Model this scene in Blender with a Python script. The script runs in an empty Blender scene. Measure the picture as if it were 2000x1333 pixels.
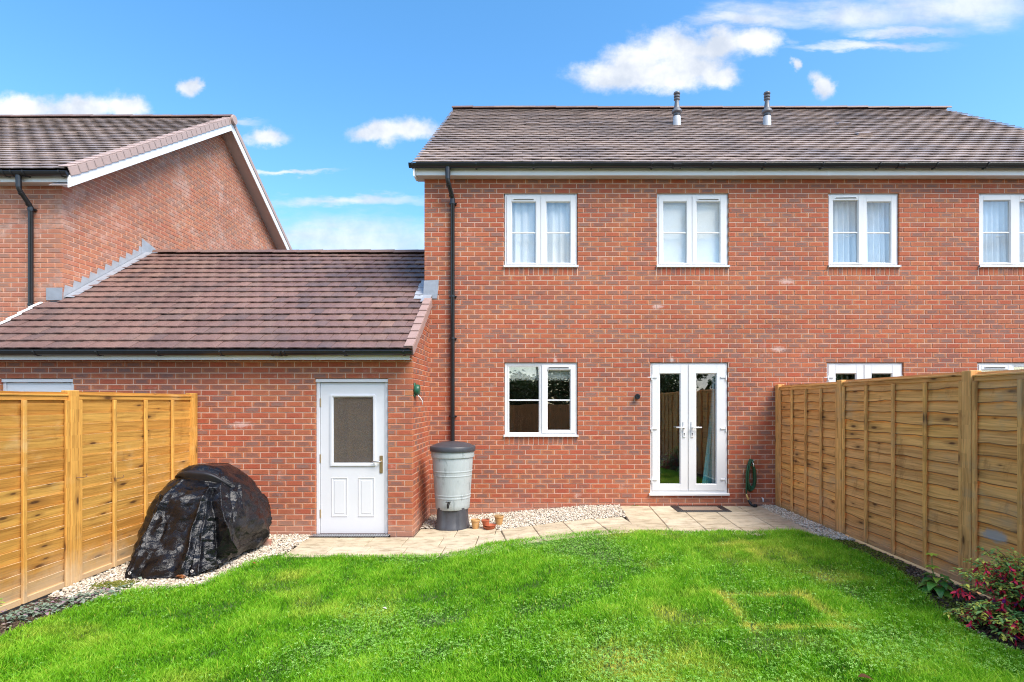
import bpy, math, random
import numpy as np
from mathutils import Vector, Matrix, noise as mnoise

random.seed(7)
RNG = np.random.default_rng(11)
SC = bpy.context.scene
COL = SC.collection
R = math.radians

# ------------------------------------------------------------------ camera
CAM_Y, CAM_Z, FPX, PX, PY = -8.57, 1.575, 1080.0, 1039.0, 785.0
cam_d = bpy.data.cameras.new('camera')
cam = bpy.data.objects.new('camera', cam_d)
COL.objects.link(cam)
cam.location = (0, CAM_Y, CAM_Z)
cam.rotation_euler = (R(90), 0, 0)
cam_d.sensor_width = 36
cam_d.lens = FPX / 2000 * 36
cam_d.shift_x = -(PX - 1000) / 2000
cam_d.shift_y = (PY - 666.5) / 2000
cam_d.clip_start = 0.05
cam_d.clip_end = 500
SC.camera = cam

# ------------------------------------------------------------------ render settings
SC.render.engine = 'CYCLES'
SC.view_settings.view_transform = 'Standard'
SC.view_settings.look = 'None'
SC.view_settings.exposure = 1.58
SC.view_settings.gamma = 1
SC.cycles.use_denoising = True
SC.cycles.denoiser = 'OPENIMAGEDENOISE'
SC.cycles.denoising_input_passes = 'RGB_ALBEDO_NORMAL'
SC.cycles.denoising_prefilter = 'NONE'
SC.cycles.filter_width = 1.1
SC.cycles.max_bounces = 8
SC.cycles.transparent_max_bounces = 12
SC.cycles.sample_clamp_indirect = 6


# ------------------------------------------------------------------ node helper
class NT:
    def __init__(s, tree):
        s.t = tree
        tree.nodes.clear()

    def n(s, typ, ins=None, **props):
        nd = s.t.nodes.new(typ)
        for k, v in props.items():
            setattr(nd, k, v)
        for k, v in (ins or {}).items():
            sock = nd.inputs[k]
            if isinstance(v, bpy.types.NodeSocket):
                s.t.links.new(v, sock)
            else:
                sock.default_value = v
        return nd

    def m(s, op, a, b=0.0, c=0.0, clamp=False):
        return s.n('ShaderNodeMath', {0: a, 1: b, 2: c}, operation=op, use_clamp=clamp).outputs[0]

    def v(s, op, a, b=(0, 0, 0)):
        return s.n('ShaderNodeVectorMath', {0: a, 1: b}, operation=op).outputs[0]

    def vlen(s, a):
        return s.n('ShaderNodeVectorMath', {0: a}, operation='LENGTH').outputs['Value']

    def mix(s, f, a, b, blend='MIX'):
        return s.n('ShaderNodeMix', {0: f, 6: a, 7: b}, data_type='RGBA', blend_type=blend).outputs[2]

    def ramp(s, f, stops, interp='LINEAR'):
        nd = s.n('ShaderNodeValToRGB', {0: f})
        cr = nd.color_ramp
        cr.interpolation = interp
        while len(cr.elements) < len(stops):
            cr.elements.new(0.5)
        for e, (p, c) in zip(cr.elements, stops):
            e.position = p
            e.color = c if len(c) == 4 else (*c, 1)
        return nd.outputs[0]

    def step(s, f, a, b, lo=0.0, hi=1.0):
        return s.n('ShaderNodeMapRange', {0: f, 1: a, 2: b, 3: lo, 4: hi}, interpolation_type='SMOOTHSTEP').outputs[0]

    def noise(s, vec, scale, detail=3.0, rough=0.55, dist=0.0):
        return s.n('ShaderNodeTexNoise', {'Vector': vec, 'Scale': scale, 'Detail': detail, 'Roughness': rough, 'Distortion': dist}).outputs[0]

    def pos(s):
        return s.n('ShaderNodeNewGeometry').outputs['Position']

    def attr(s, name):
        return s.n('ShaderNodeAttribute', attribute_name=name).outputs['Fac']

    def scale(s, vec, xyz):
        return s.v('MULTIPLY', vec, xyz)


# ------------------------------------------------------------------ world: sky and clouds
SUN = Vector((0.62, -0.57, 1.08)).normalized()
world = bpy.data.worlds.new('World')
SC.world = world
world.use_nodes = True
w = NT(world.node_tree)
sky = w.n('ShaderNodeTexSky', sky_type='NISHITA', sun_disc=False, altitude=0, air_density=1.0, dust_density=1.0, ozone_density=1.6)
sky.sun_elevation = math.asin(SUN.z)
sky.sun_rotation = math.atan2(SUN.x, SUN.y)
skyc = w.n('ShaderNodeHueSaturation', {'Hue': 0.494, 'Saturation': 1.29, 'Value': 0.90, 'Color': sky.outputs[0]}).outputs[0]
dirv = w.n('ShaderNodeTexCoord').outputs['Generated']
sep = w.n('ShaderNodeSeparateXYZ', {0: dirv})
dy = w.m('MAXIMUM', sep.outputs[1], 0.02)
uu = w.m('DIVIDE', sep.outputs[0], dy)
vv = w.m('DIVIDE', sep.outputs[2], dy)
uv = w.n('ShaderNodeCombineXYZ', {0: uu, 1: vv, 2: 0.0}).outputs[0]
nz = w.n('ShaderNodeTexNoise', {'Vector': uv, 'Scale': 13.0, 'Detail': 7.0, 'Roughness': 0.6})
nz2 = w.n('ShaderNodeTexNoise', {'Vector': w.v('MULTIPLY', uv, (2.2, 7, 1)), 'Scale': 3.0, 'Detail': 6.0, 'Roughness': 0.62})
wob = w.v('MULTIPLY', w.v('SUBTRACT', nz.outputs[1], (0.5, 0.5, 0.5)), (0.085, 0.06, 0))
uvw = w.v('ADD', uv, wob)
wob2 = w.v('MULTIPLY', w.v('SUBTRACT', nz2.outputs[1], (0.5, 0.5, 0.5)), (0.16, 0.07, 0))
uvs = w.v('ADD', uv, wob2)


def puffs(vec, lst):
    acc = None
    for (cx, cy, rx, ry) in lst:
        c = ((cx - PX) / FPX, (PY - cy) / FPX, 0)
        d = w.v('MULTIPLY', w.v('SUBTRACT', vec, c), (FPX / rx, FPX / ry, 0))
        e = w.m('SUBTRACT', 1.0, w.vlen(d))
        acc = e if acc is None else w.n('ShaderNodeMath', {0: acc, 1: e, 2: 0.22}, operation='SMOOTH_MAX').outputs[0]
    return acc


cum = puffs(uvw, [(1190, 148, 92, 38), (1240, 118, 80, 42), (1315, 98, 100, 50), (1400, 85, 85, 40), (1475, 85, 62, 30), (1290, 150, 150, 32),
                  (1405, 152, 50, 30), (1350, 130, 90, 42), (40, 214, 120, 34), (160, 208, 100, 32), (245, 214, 60, 26), (-120, 215, 120, 36), (370, 170, 26, 20),
                  (520, 270, 58, 20), (740, 264, 68, 24), (800, 258, 72, 27), (1605, 168, 26, 32), (1555, 130, 16, 18),
                  (-700, 160, 260, 60), (2600, 130, 300, 80)])
strat = puffs(uvs, [(1640, 26, 270, 40), (1880, 6, 270, 56), (1470, 44, 150, 20), (1760, 60, 160, 14), (1690, 90, 200, 12), (690, 392, 190, 15), (560, 338, 120, 7), (430, 245, 90, 8),
                    (690, 474, 330, 60), (1000, 520, 500, 30)])
wisp = w.noise(w.v('MULTIPLY', uv, (1, 1.5, 1)), 26.0, 8.0, 0.68)
ca = w.step(w.m('ADD', cum, w.m('MULTIPLY', w.m('SUBTRACT', wisp, 0.5), 0.75)), -0.12, 0.62)
sa = w.m('MULTIPLY', w.step(w.m('ADD', strat, w.m('MULTIPLY', w.m('SUBTRACT', nz2.outputs[0], 0.5), 1.3)), -0.15, 0.95), 0.80)
front = w.step(sep.outputs[1], 0.05, 0.2)
calpha = w.m('MULTIPLY', w.m('MAXIMUM', ca, sa), front)
# sky behind the photographer: broken cloud, its cover raised as added fill light
bn = w.noise(w.v('MULTIPLY', dirv, (1, 1, 2.4)), 2.6, 7.0, 0.58)
balpha = w.m('MULTIPLY', w.step(bn, 0.47, 0.65), w.m('SUBTRACT', 1.0, front))
alpha = w.m('MAXIMUM', calpha, balpha)
shade = w.noise(w.v('ADD', uv, (0.02, -0.03, 0)), 9.0, 5.0, 0.6)
ccol = w.mix(w.step(shade, 0.33, 0.66), (1.95, 2.12, 2.42, 1), (3.0, 3.02, 3.05, 1))
final = w.mix(w.m('MULTIPLY', alpha, 0.94), skyc, ccol)
bg = w.n('ShaderNodeBackground', {0: final, 1: 0.125})
wo = w.n('ShaderNodeOutputWorld', {0: bg.outputs[0]})

sun_d = bpy.data.lights.new('sun', 'SUN')
sun_d.energy = 2.0
sun_d.angle = R(34)
sun_d.color = (1.0, 0.93, 0.83)
sun = bpy.data.objects.new('sun', sun_d)
COL.objects.link(sun)
sun.location = (6, -10, 12)
sun.rotation_euler = SUN.to_track_quat('Z', 'Y').to_euler()


# ------------------------------------------------------------------ object helpers
def ground_z(x, y=0.0):
    t = min(1.0, max(0.0, (x + 1.25) / 2.5))
    t = t * t * (3 - 2 * t)
    return -0.185 + 0.155 * t


def project(p):
    d = p[1] - CAM_Y
    if d < 0.1:
        return None
    return PX + p[0] * FPX / d, PY - (p[2] - CAM_Z) * FPX / d, FPX / d


def tag(o, label=None, cat=None, group=None, kind=None):
    if label: o['label'] = label
    if cat: o['category'] = cat
    if group: o['group'] = group
    if kind: o['kind'] = kind
    return o


def empty(name, loc, label, cat, group=None, rz=0):
    o = bpy.data.objects.new(name, None)
    COL.objects.link(o)
    o.location = loc
    o.rotation_euler = (0, 0, rz)
    o.empty_display_size = 0.1
    return tag(o, label, cat, group)


def link(name, me, parent=None, M=None, world=True):
    """links a mesh; vertex coordinates are world coordinates unless M is given"""
    o = bpy.data.objects.new(name, me)
    COL.objects.link(o)
    W = M if M is not None else Matrix.Identity(4)
    if parent is not None:
        o.parent = parent
        if world:
            W = parent_world(parent).inverted() @ W
    o.matrix_local = W
    return o


def parent_world(p):
    L = Matrix.LocRotScale(p.location, p.rotation_euler, p.scale)
    return L if p.parent is None else parent_world(p.parent) @ L


class MB:
    def __init__(s):
        s.V, s.F, s.U, s.T = [], [], [], []

    def add(s, verts, faces, uvs=None, tone=0.0, M=None):
        b = len(s.V)
        if M is not None:
            verts = [tuple(M @ Vector(v)) for v in verts]
        s.V.extend(verts)
        for i, f in enumerate(faces):
            s.F.append(tuple(b + k for k in f))
            s.U.append(uvs[i] if uvs else [(0, 0)] * len(f))
            s.T.append(tone)
        return s

    def box(s, x0, x1, y0, y1, z0, z1, tone=0.0, grain=0, off=None, M=None, skip=()):
        v = [(x0, y0, z0), (x1, y0, z0), (x1, y1, z0), (x0, y1, z0), (x0, y0, z1), (x1, y0, z1), (x1, y1, z1), (x0, y1, z1)]
        fs = [(0, 3, 2, 1), (4, 5, 6, 7), (0, 1, 5, 4), (1, 2, 6, 5), (2, 3, 7, 6), (3, 0, 4, 7)]
        fs = [f for i, f in enumerate(fs) if i not in skip]
        o = random.random() * 50 if off is None else off
        uvs = []
        for f in fs:
            q = []
            for k in f:
                c = v[k]
                g = c[grain]
                r = sum(c) - g
                q.append((g + o, r + o * 0.37))
            uvs.append(q)
        return s.add(v, fs, uvs, tone, M)

    def bbox(s, x0, x1, y0, y1, z0, z1, b=0.004, tone=0.0, grain=0, M=None):
        """box with all edges chamfered"""
        xs, ys, zs = (x0, x1), (y0, y1), (z0, z1)
        V, idx = [], {}
        for i in (0, 1):
            for j in (0, 1):
                for k in (0, 1):
                    sx, sy, sz = (1, -1)[i] * b, (1, -1)[j] * b, (1, -1)[k] * b
                    p = (xs[i], ys[j], zs[k])
                    for ax in range(3):
                        q = [p[0] + sx, p[1] + sy, p[2] + sz]
                        q[ax] = p[ax]
                        idx[(i, j, k, ax)] = len(V)
                        V.append(tuple(q))
        F = []
        for ax in range(3):
            o1, o2 = [a for a in range(3) if a != ax]
            for e in (0, 1):
                loop = []
                for a, c in ((0, 0), (1, 0), (1, 1), (0, 1)):
                    key = [0, 0, 0]
                    key[ax], key[o1], key[o2] = e, a, c
                    loop.append(idx[(*key, ax)])
                F.append(loop)
        for ax in range(3):           # edges parallel to ax
            o1, o2 = [a for a in range(3) if a != ax]
            for a in (0, 1):
                for c in (0, 1):
                    def K(e, f):
                        key = [0, 0, 0]
                        key[ax], key[o1], key[o2] = e, a, c
                        return idx[(*key, f)]
                    F.append([K(0, o1), K(1, o1), K(1, o2), K(0, o2)])
        for i in (0, 1):
            for j in (0, 1):
                for k in (0, 1):
                    F.append([idx[(i, j, k, 0)], idx[(i, j, k, 1)], idx[(i, j, k, 2)]])
        ctr = Vector(((x0 + x1) / 2, (y0 + y1) / 2, (z0 + z1) / 2))
        o = random.random() * 50
        uvs, FF = [], []
        for f in F:
            a, c, d = Vector(V[f[0]]), Vector(V[f[1]]), Vector(V[f[2]])
            m = sum((Vector(V[k]) for k in f), Vector()) / len(f)
            if (c - a).cross(d - a).dot(m - ctr) < 0:
                f = f[::-1]
            FF.append(tuple(f))
            uvs.append([(V[k][grain] + o, sum(V[k]) - V[k][grain] + o * .37) for k in f])
        return s.add(V, FF, uvs, tone, M)

    def lathe(s, prof, seg=24, tone=0.0, M=None, cap=True, ang=2 * math.pi):
        V, F = [], []
        n = len(prof)
        full = abs(ang - 2 * math.pi) < 1e-6
        m = seg if full else seg + 1
        for i in range(m):
            a = ang * i / seg
            for (r, z) in prof:
                V.append((r * math.cos(a), r * math.sin(a), z))
        for i in range(seg):
            j = (i + 1) % m
            for k in range(n - 1):
                F.append((i * n + k, j * n + k, j * n + k + 1, i * n + k + 1))
        if cap and full:
            if prof[0][0] > 1e-5: F.append(tuple(i * n for i in range(m))[::-1])
            if prof[-1][0] > 1e-5: F.append(tuple(i * n + n - 1 for i in range(m)))
        return s.add(V, F, None, tone, M)

    def tube(s, pts, r, seg=8, tone=0.0, cap=True):
        pts = [Vector(p) for p in pts]
        rr = r if isinstance(r, (list, tuple)) else [r] * len(pts)
        V, F = [], []
        up = Vector((0, 0, 1))
        prev = None
        for i, p in enumerate(pts):
            d = (pts[min(i + 1, len(pts) - 1)] - pts[max(i - 1, 0)]).normalized()
            if prev is None:
                a = d.cross(up)
                if a.length < 0.05: a = d.cross(Vector((1, 0, 0)))
            else:
                a = prev - d * prev.dot(d)
            a.normalize()
            prev = a
            b = d.cross(a)
            for k in range(seg):
                t = 2 * math.pi * k / seg
                V.append(tuple(p + (a * math.cos(t) + b * math.sin(t)) * rr[i]))
        for i in range(len(pts) - 1):
            for k in range(seg):
                l = (k + 1) % seg
                F.append((i * seg + k, i * seg + l, (i + 1) * seg + l, (i + 1) * seg + k))
        if cap:
            F.append(tuple(range(seg))[::-1])
            F.append(tuple((len(pts) - 1) * seg + k for k in range(seg)))
        return s.add(V, F, None, tone)

    def mesh(s, name, material, smooth=False, angle=None):
        me = bpy.data.meshes.new(name)
        me.from_pydata(s.V, [], s.F)
        ul = me.uv_layers.new(name='UVMap')
        flat = np.array([c for f in s.U for uv in f for c in uv], dtype=np.float32)
        ul.data.foreach_set('uv', flat)
        at = me.attributes.new('tone', 'FLOAT', 'FACE')
        at.data.foreach_set('value', np.array(s.T, dtype=np.float32))
        if smooth:
            me.polygons.foreach_set('use_smooth', [True] * len(me.polygons))
            if angle:
                me.set_sharp_from_angle(angle=R(angle))
        for mm in (material if isinstance(material, (list, tuple)) else [material]):
            me.materials.append(mm)
        me.update()
        return me

    def build(s, name, material, parent=None, smooth=False, angle=None, M=None):
        return link(name, s.mesh(name, material, smooth, angle), parent, M)


def np_mesh(name, V, tris, tone, material, smooth=False, extra=None):
    me = bpy.data.meshes.new(name)
    nV, nF = len(V), len(tris)
    me.vertices.add(nV)
    me.vertices.foreach_set('co', V.astype(np.float32).ravel())
    k = tris.shape[1]
    me.loops.add(nF * k)
    me.loops.foreach_set('vertex_index', tris.astype(np.int32).ravel())
    me.polygons.add(nF)
    me.polygons.foreach_set('loop_start', np.arange(0, nF * k, k, dtype=np.int32))
    if smooth:
        me.polygons.foreach_set('use_smooth', np.ones(nF, dtype=bool))
    at = me.attributes.new('tone', 'FLOAT', 'POINT')
    at.data.foreach_set('value', tone.astype(np.float32))
    for nm, arr in (extra or {}).items():
        a2 = me.attributes.new(nm, 'FLOAT', 'POINT')
        a2.data.foreach_set('value', arr.astype(np.float32))
    me.materials.append(material)
    me.update(calc_edges=True)
    return me


# ------------------------------------------------------------------ materials
def material(name):
    m = bpy.data.materials.new(name)
    m.use_nodes = True
    return m, NT(m.node_tree)


def finish(n, color, rough=0.6, bump=None, bs=0.3, bd=0.01, metal=0.0, spec=0.5, coat=None, sub=None, normal=None, trans=0.0):
    ins = {'Base Color': color, 'Roughness': rough, 'Metallic': metal, 'Specular IOR Level': spec}
    p = n.n('ShaderNodeBsdfPrincipled', ins)
    if bump is not None:
        b = n.n('ShaderNodeBump', {'Height': bump, 'Strength': bs, 'Distance': bd})
        n.t.links.new(b.outputs[0], p.inputs['Normal'])
    sh = p.outputs[0]
    if trans:
        tr = n.n('ShaderNodeBsdfTranslucent', {'Color': color})
        sh = n.n('ShaderNodeMixShader', {0: trans, 1: sh, 2: tr.outputs[0]}).outputs[0]
    n.n('ShaderNodeOutputMaterial', {0: sh})
    return p


def simple(name, col, rough=0.5, var=0.12, scale=9.0, bump=0.0, metal=0.0, spec=0.5, dirt=None):
    m, n = material(name)
    p = n.pos()
    nz = n.noise(p, scale, 4.0)
    c = n.mix(nz, tuple(x * (1 - var) for x in col) + (1,), tuple(min(1, x * (1 + var)) for x in col) + (1,))
    if dirt:
        dn = n.noise(n.scale(p, (1, 1, .45)), dirt[1], 5.0, 0.65)
        c = n.mix(n.step(dn, dirt[2], dirt[2] + 0.18, 0, dirt[3]), c, (*dirt[0], 1))
    fine = n.noise(p, scale * 14, 3.0)
    finish(n, c, rough, fine if bump else None, bump, 0.004, metal, spec)
    return m


def m_brick(name, bloom=(.60, .78, .65), pale=0.0):
    m, n = material(name)
    tone = n.attr('tone')
    wn = n.n('ShaderNodeTexWhiteNoise', {'W': n.m('MULTIPLY', tone, 97.31)}, noise_dimensions='1D')
    sepc = n.n('ShaderNodeSeparateColor', {0: wn.outputs['Color']})
    r1, r2, r3 = sepc.outputs[0], sepc.outputs[1], sepc.outputs[2]
    p = n.pos()
    uvn = n.n('ShaderNodeUVMap', uv_map='UVMap').outputs[0]
    su = n.n('ShaderNodeSeparateXYZ', {0: uvn})
    a = n.m('ABSOLUTE', n.m('MULTIPLY_ADD', su.outputs[0], 2.0, -1.0))
    b = n.m('ABSOLUTE', n.m('MULTIPLY_ADD', su.outputs[1], 2.0, -1.0))
    ed = n.m('MAXIMUM', a, n.m('MULTIPLY', b, 0.95))
    nf = n.noise(p, 30.0, 4.0, 0.6)
    edn = n.m('ADD', ed, n.m('MULTIPLY', n.m('SUBTRACT', nf, 0.5), 0.75))
    patch = n.m('SUBTRACT', 1.0, n.step(edn, 0.55, 0.98))
    rim = n.ramp(r1, [(0.0, (.43, .118, .064)), (0.45, (.48, .160, .078)), (0.8, (.51, .200, .092)), (1.0, (.40, .108, .064))])
    core = n.ramp(r2, [(0.0, (.42, .098, .056)), (0.34, (.45, .135, .068)), (0.52, (.37, .120, .072)), (0.68, (.30, .125, .090)), (0.84, (.245, .130, .108)), (1.0, (.275, .155, .128))])
    c = n.mix(n.m('MULTIPLY', patch, 0.92), rim, core)
    # sand-faced grain and streaks
    g = n.noise(n.scale(p, (1, 1, 2.5)), 85.0, 4.0, 0.7)
    c = n.mix(1.0, c, n.ramp(g, [(0.25, (.62, .62, .64)), (0.55, (1, 1, 1)), (0.8, (1.3, 1.22, 1.15))]), 'MULTIPLY')
    big = n.noise(p, 0.8, 4.0, 0.6)
    c = n.mix(1.0, c, n.ramp(big, [(0.3, (.82, .80, .84)), (0.7, (1.14, 1.15, 1.08))]), 'MULTIPLY')
    # lime bloom
    ef = n.noise(p, 2.3, 6.0, 0.72)
    c = n.mix(n.m('MULTIPLY', n.step(ef, bloom[0], bloom[1]), bloom[2]), c, (.62, .46, .40, 1))
    for (cx, cy, cz, rx, rz) in ((3.82, 0, 2.39, .13, .05), (3.95, 0, 3.44, .14, .05), (.365, 0, 2.225, .035, .06), (2.17, 0, 2.225, .035, .06), (-3.86, -1.24, 1.27, .17, .05), (-2.75, -1.24, 1.48, .10, .04), (1.95, 0, 3.05, .10, .04)):
        dv = n.v('MULTIPLY', n.v('SUBTRACT', p, (cx, cy, cz)), (1 / rx, 8.0, 1 / rz))
        dl = n.m('ADD', n.vlen(dv), n.m('MULTIPLY', n.m('SUBTRACT', n.noise(p, 28.0, 5.0, .75), .5), 2.4))
        c = n.mix(n.m('SUBTRACT', .5, n.step(dl, .30, 1.15, 0, .5)), c, (.72, .60, .55, 1))      # lime splash
    zlow = n.m('ADD', n.n('ShaderNodeSeparateXYZ', {0: p}).outputs[2], n.m('MULTIPLY', n.m('SUBTRACT', n.noise(p, 3.0, 5.0, .7), .5), .5))
    c = n.mix(n.step(zlow, -.16, .10, .45, 0), c, (.46, .30, .23, 1))                            # splashed mortar and dust on the lowest courses
    if pale: c = n.mix(pale, c, (.66, .40, .28, 1))  # paler mix that paints in sunlight on the left gable
    finish(n, c, 0.82, n.m('ADD', n.m('MULTIPLY', g, 0.6), nf), 0.45, 0.004, 0, 0.25)
    return m


def m_mortar(name, col=(.68, .49, .39)):
    m, n = material(name)
    p = n.pos()
    a = n.noise(p, 3.0, 5.0, .6)
    b = n.noise(p, 120.0, 3.0)
    c = n.mix(a, tuple(x * .80 for x in col) + (1,), tuple(x * 1.15 for x in col) + (1,))
    c = n.mix(n.m('MULTIPLY', b, .5), c, (.60, .40, .32, 1))
    finish(n, c, 0.9, b, .4, .003, 0, .2)
    return m


def m_tile(name, stops, lichen, lich_col=(.50, .46, .38), rough=0.55, spec=.5):
    m, n = material(name)
    tone = n.attr('tone')
    wn = n.n('ShaderNodeTexWhiteNoise', {'W': n.m('MULTIPLY', tone, 71.7)}, noise_dimensions='1D').outputs['Value']
    p = n.pos()
    c = n.ramp(wn, stops)
    a = n.noise(p, 45.0, 5.0, .7)
    c = n.mix(1.0, c, n.ramp(a, [(.25, (.6, .6, .62)), (.55, (1, 1, 1)), (.8, (1.4, 1.35, 1.3))]), 'MULTIPLY')
    big = n.noise(p, 0.8, 4.0, .6)
    c = n.mix(1.0, c, n.ramp(big, [(.3, (.72, .72, .76)), (.7, (1.25, 1.2, 1.15))]), 'MULTIPLY')
    l = n.noise(p, 26.0, 6.0, .75)
    l2 = n.m('MULTIPLY', n.step(l, .60, .74), n.step(n.noise(p, 1.1, 3.0), .35, .7))
    c = n.mix(n.m('MULTIPLY', l2, lichen), c, (*lich_col, 1))
    finish(n, c, rough, a, .5, .004, 0, spec)
    return m


def m_wood(name, stops, weather=(.35, .30, .25), wamt=.35, foot=(.55, .45, .33), foot_amt=0.0, grey=None):
    """u of the UV map runs along the grain, in metres"""
    m, n = material(name)
    tone = n.attr('tone')
    uvn = n.n('ShaderNodeUVMap', uv_map='UVMap').outputs[0]
    p = n.pos()
    wn = n.n('ShaderNodeTexWhiteNoise', {'W': n.m('MULTIPLY', tone, 53.1)}, noise_dimensions='1D').outputs['Value']
    off = n.n('ShaderNodeCombineXYZ', {0: n.m('MULTIPLY', tone, 37.0), 1: n.m('MULTIPLY', tone, 11.0), 2: n.m('MULTIPLY', n.vlen(n.v('FLOOR', n.scale(p, (.0, .45, 8.0)))), .37)}).outputs[0]
    q = n.v('ADD', uvn, off)
    warp = n.noise(n.scale(q, (1.6, 9, 1)), 1.0, 3.0, .5)
    qq = n.v('ADD', q, n.n('ShaderNodeCombineXYZ', {0: 0.0, 1: n.m('MULTIPLY', warp, .06), 2: 0.0}).outputs[0])
    g = n.noise(n.scale(qq, (2.5, 70, 1)), 1.0, 5.0, .65)
    g2 = n.noise(n.scale(qq, (1.0, 22, 1)), 1.0, 3.0, .5)
    base = n.ramp(wn, stops)
    c = n.mix(1.0, base, n.ramp(g, [(.28, (.58, .52, .45)), (.5, (1, 1, 1)), (.75, (1.18, 1.16, 1.12))]), 'MULTIPLY')
    c = n.mix(1.0, c, n.ramp(g2, [(.3, (.78, .73, .66)), (.65, (1.1, 1.1, 1.1))]), 'MULTIPLY')
    # knots
    vo = n.n('ShaderNodeTexVoronoi', {'Vector': n.scale(q, (2.6, 8.0, 1)), 'Scale': 1.0, 'Randomness': 1.0}, feature='F1', voronoi_dimensions='2D')
    sc_ = n.n('ShaderNodeSeparateColor', {0: vo.outputs['Color']})
    size = n.m('MULTIPLY_ADD', sc_.outputs[1], 1.1, .25)
    dd = n.m('DIVIDE', n.m('ADD', vo.outputs['Distance'], n.m('MULTIPLY', n.m('SUBTRACT', g, .5), .07)), size)
    kd = n.m('SUBTRACT', 1.0, n.step(dd, .05, .15))
    halo = n.m('SUBTRACT', 1.0, n.step(dd, .10, .42))
    rare = n.step(sc_.outputs[0], .74, .76)
    c = n.mix(n.m('MULTIPLY', n.m('MULTIPLY', halo, rare), .45), c, (.20, .085, .025, 1))
    c = n.mix(n.m('MULTIPLY', n.m('MULTIPLY', kd, rare), .85), c, (.075, .030, .012, 1))
    c = n.mix(n.m('MULTIPLY', n.m('MULTIPLY', n.step(tone, 1.2, 1.3), n.m('SUBTRACT', 1.0, n.step(tone, 1.8, 1.9))), n.step(n.noise(p, 5.0, 4.0, .7), .36, .6)), c, (.80, .66, .45, 1))
    c = n.mix(n.m('MULTIPLY', n.step(tone, 2.2, 2.3), .8), c, (.10, .052, .024, 1))  # dark tone for the painted shadow line under each right-fence board
    stn = n.noise(n.scale(p, (1, 2.2, 1)), 2.6, 6.0, .7)
    c = n.mix(n.m('MULTIPLY', n.step(stn, .56, .72), wamt), c, n.mix(1.0, c, (.52, .44, .38, 1), 'MULTIPLY'))
    wth = n.noise(n.scale(p, (1, 1, 1.6)), 1.7, 5.0, .65)
    c = n.mix(n.m('MULTIPLY', n.step(wth, .52, .74), wamt), c, (*weather, 1))
    if grey:
        dv = n.v('MULTIPLY', n.v('SUBTRACT', p, grey), (2.0, 7.0, 17.0))
        dl = n.m('ADD', n.vlen(dv), n.m('MULTIPLY', n.m('SUBTRACT', n.noise(p, 14.0, 5.0, .7), .5), 1.3))
        c = n.mix(n.m('SUBTRACT', .85, n.step(dl, .5, 1.1, 0, .85)), c, (.34, .345, .36, 1))
    if foot_amt:
        z = n.n('ShaderNodeSeparateXYZ', {0: p}).outputs[2]
        zz = n.m('ADD', z, n.m('MULTIPLY', n.m('SUBTRACT', n.noise(p, 4.0, 5.0, .7), .5), .5))
        c = n.mix(n.m('MULTIPLY', n.m('SUBTRACT', 1.0, n.step(zz, -.15, .16)), foot_amt), c, (*foot, 1))
    finish(n, c, .72, n.m('ADD', g, n.m('MULTIPLY', g2, .6)), .35, .004, 0, .3)
    return m


def m_glass(name, fac=.16, rough=0.0, tint=(.965, .975, .97), bump=0.0, milky=0.0):
    m, n = material(name)
    fc = n.n('ShaderNodeLayerWeight', {'Blend': 0.5}).outputs['Facing']
    gl_in = {'Color': (1, 1, 1, 1), 'Roughness': rough}
    gl = n.n('ShaderNodeBsdfGlossy', gl_in)
    # float glass is never quite flat
    b = n.n('ShaderNodeBump', {'Height': n.noise(n.pos(), 2.2 if not bump else 60.0, 2.0), 'Strength': .012 if not bump else bump, 'Distance': .05 if not bump else .004})
    n.t.links.new(b.outputs[0], gl.inputs['Normal'])
    tr = n.n('ShaderNodeBsdfTransparent', {'Color': (*tint, 1)})
    f = n.m('ADD', n.m('POWER', fc, 5.0), fac, clamp=True)
    mx = n.n('ShaderNodeMixShader', {0: f, 1: tr.outputs[0], 2: gl.outputs[0]})
    if milky:          # rolled obscure glass scatters some light
        df = n.n('ShaderNodeBsdfDiffuse', {'Color': n.mix(n.noise(n.pos(), 70.0, 3.0), (.10, .105, .11, 1), (.40, .41, .42, 1))})
        mx = n.n('ShaderNodeMixShader', {0: milky, 1: mx.outputs[0], 2: df.outputs[0]})
    n.n('ShaderNodeOutputMaterial', {0: mx.outputs[0]})
    return m


MAT = {}
MAT['brick'] = m_brick('brick')
MAT['brick_sun_tint'] = m_brick('bloomed_sun_painted_brick', (.48, .72, .6), .22)  # paler and more bloomed: sunlight on the gable painted into the brick
MAT['mortar'] = m_mortar('mortar')
MAT['tile'] = m_tile('roof_tile_brown', [(0, (.35, .275, .235)), (.4, (.39, .305, .265)), (.7, (.31, .25, .225)), (1, (.43, .34, .29))], .8, rough=.42, spec=.8)
MAT['tile_garage'] = m_tile('roof_tile_plum', [(0, (.185, .110, .094)), (.35, (.22, .132, .110)), (.6, (.160, .106, .096)), (.8, (.25, .155, .122)), (1, (.150, .100, .090))], .35, rough=.5)
MAT['verge'] = simple('verge_cap_pink', (.44, .33, .30), .7, .15, 12, .2)
MAT['verge_garage'] = simple('verge_cap_brown', (.34, .225, .20), .7, .2, 14, .2)
MAT['ridge'] = m_tile('ridge_tile', [(0, (.16, .10, .09)), (1, (.22, .15, .13))], .9, (.42, .40, .24))
MAT['upvc'] = simple('white_upvc', (.74, .745, .75), .28, .03, 4)
MAT['fascia'] = simple('white_fascia', (.86, .87, .88), .35, .06, 3)
MAT['doorpaint'] = simple('white_door_skin', (.68, .695, .73), .34, .03, 5, .05)
MAT['gutter'] = simple('black_gutter_plastic', (.017, .018, .022), .28, .3, 8, 0, 0, .6)
MAT['lead'] = simple('lead_sheet', (.34, .36, .40), .5, .25, 10, .15, .3)
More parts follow.
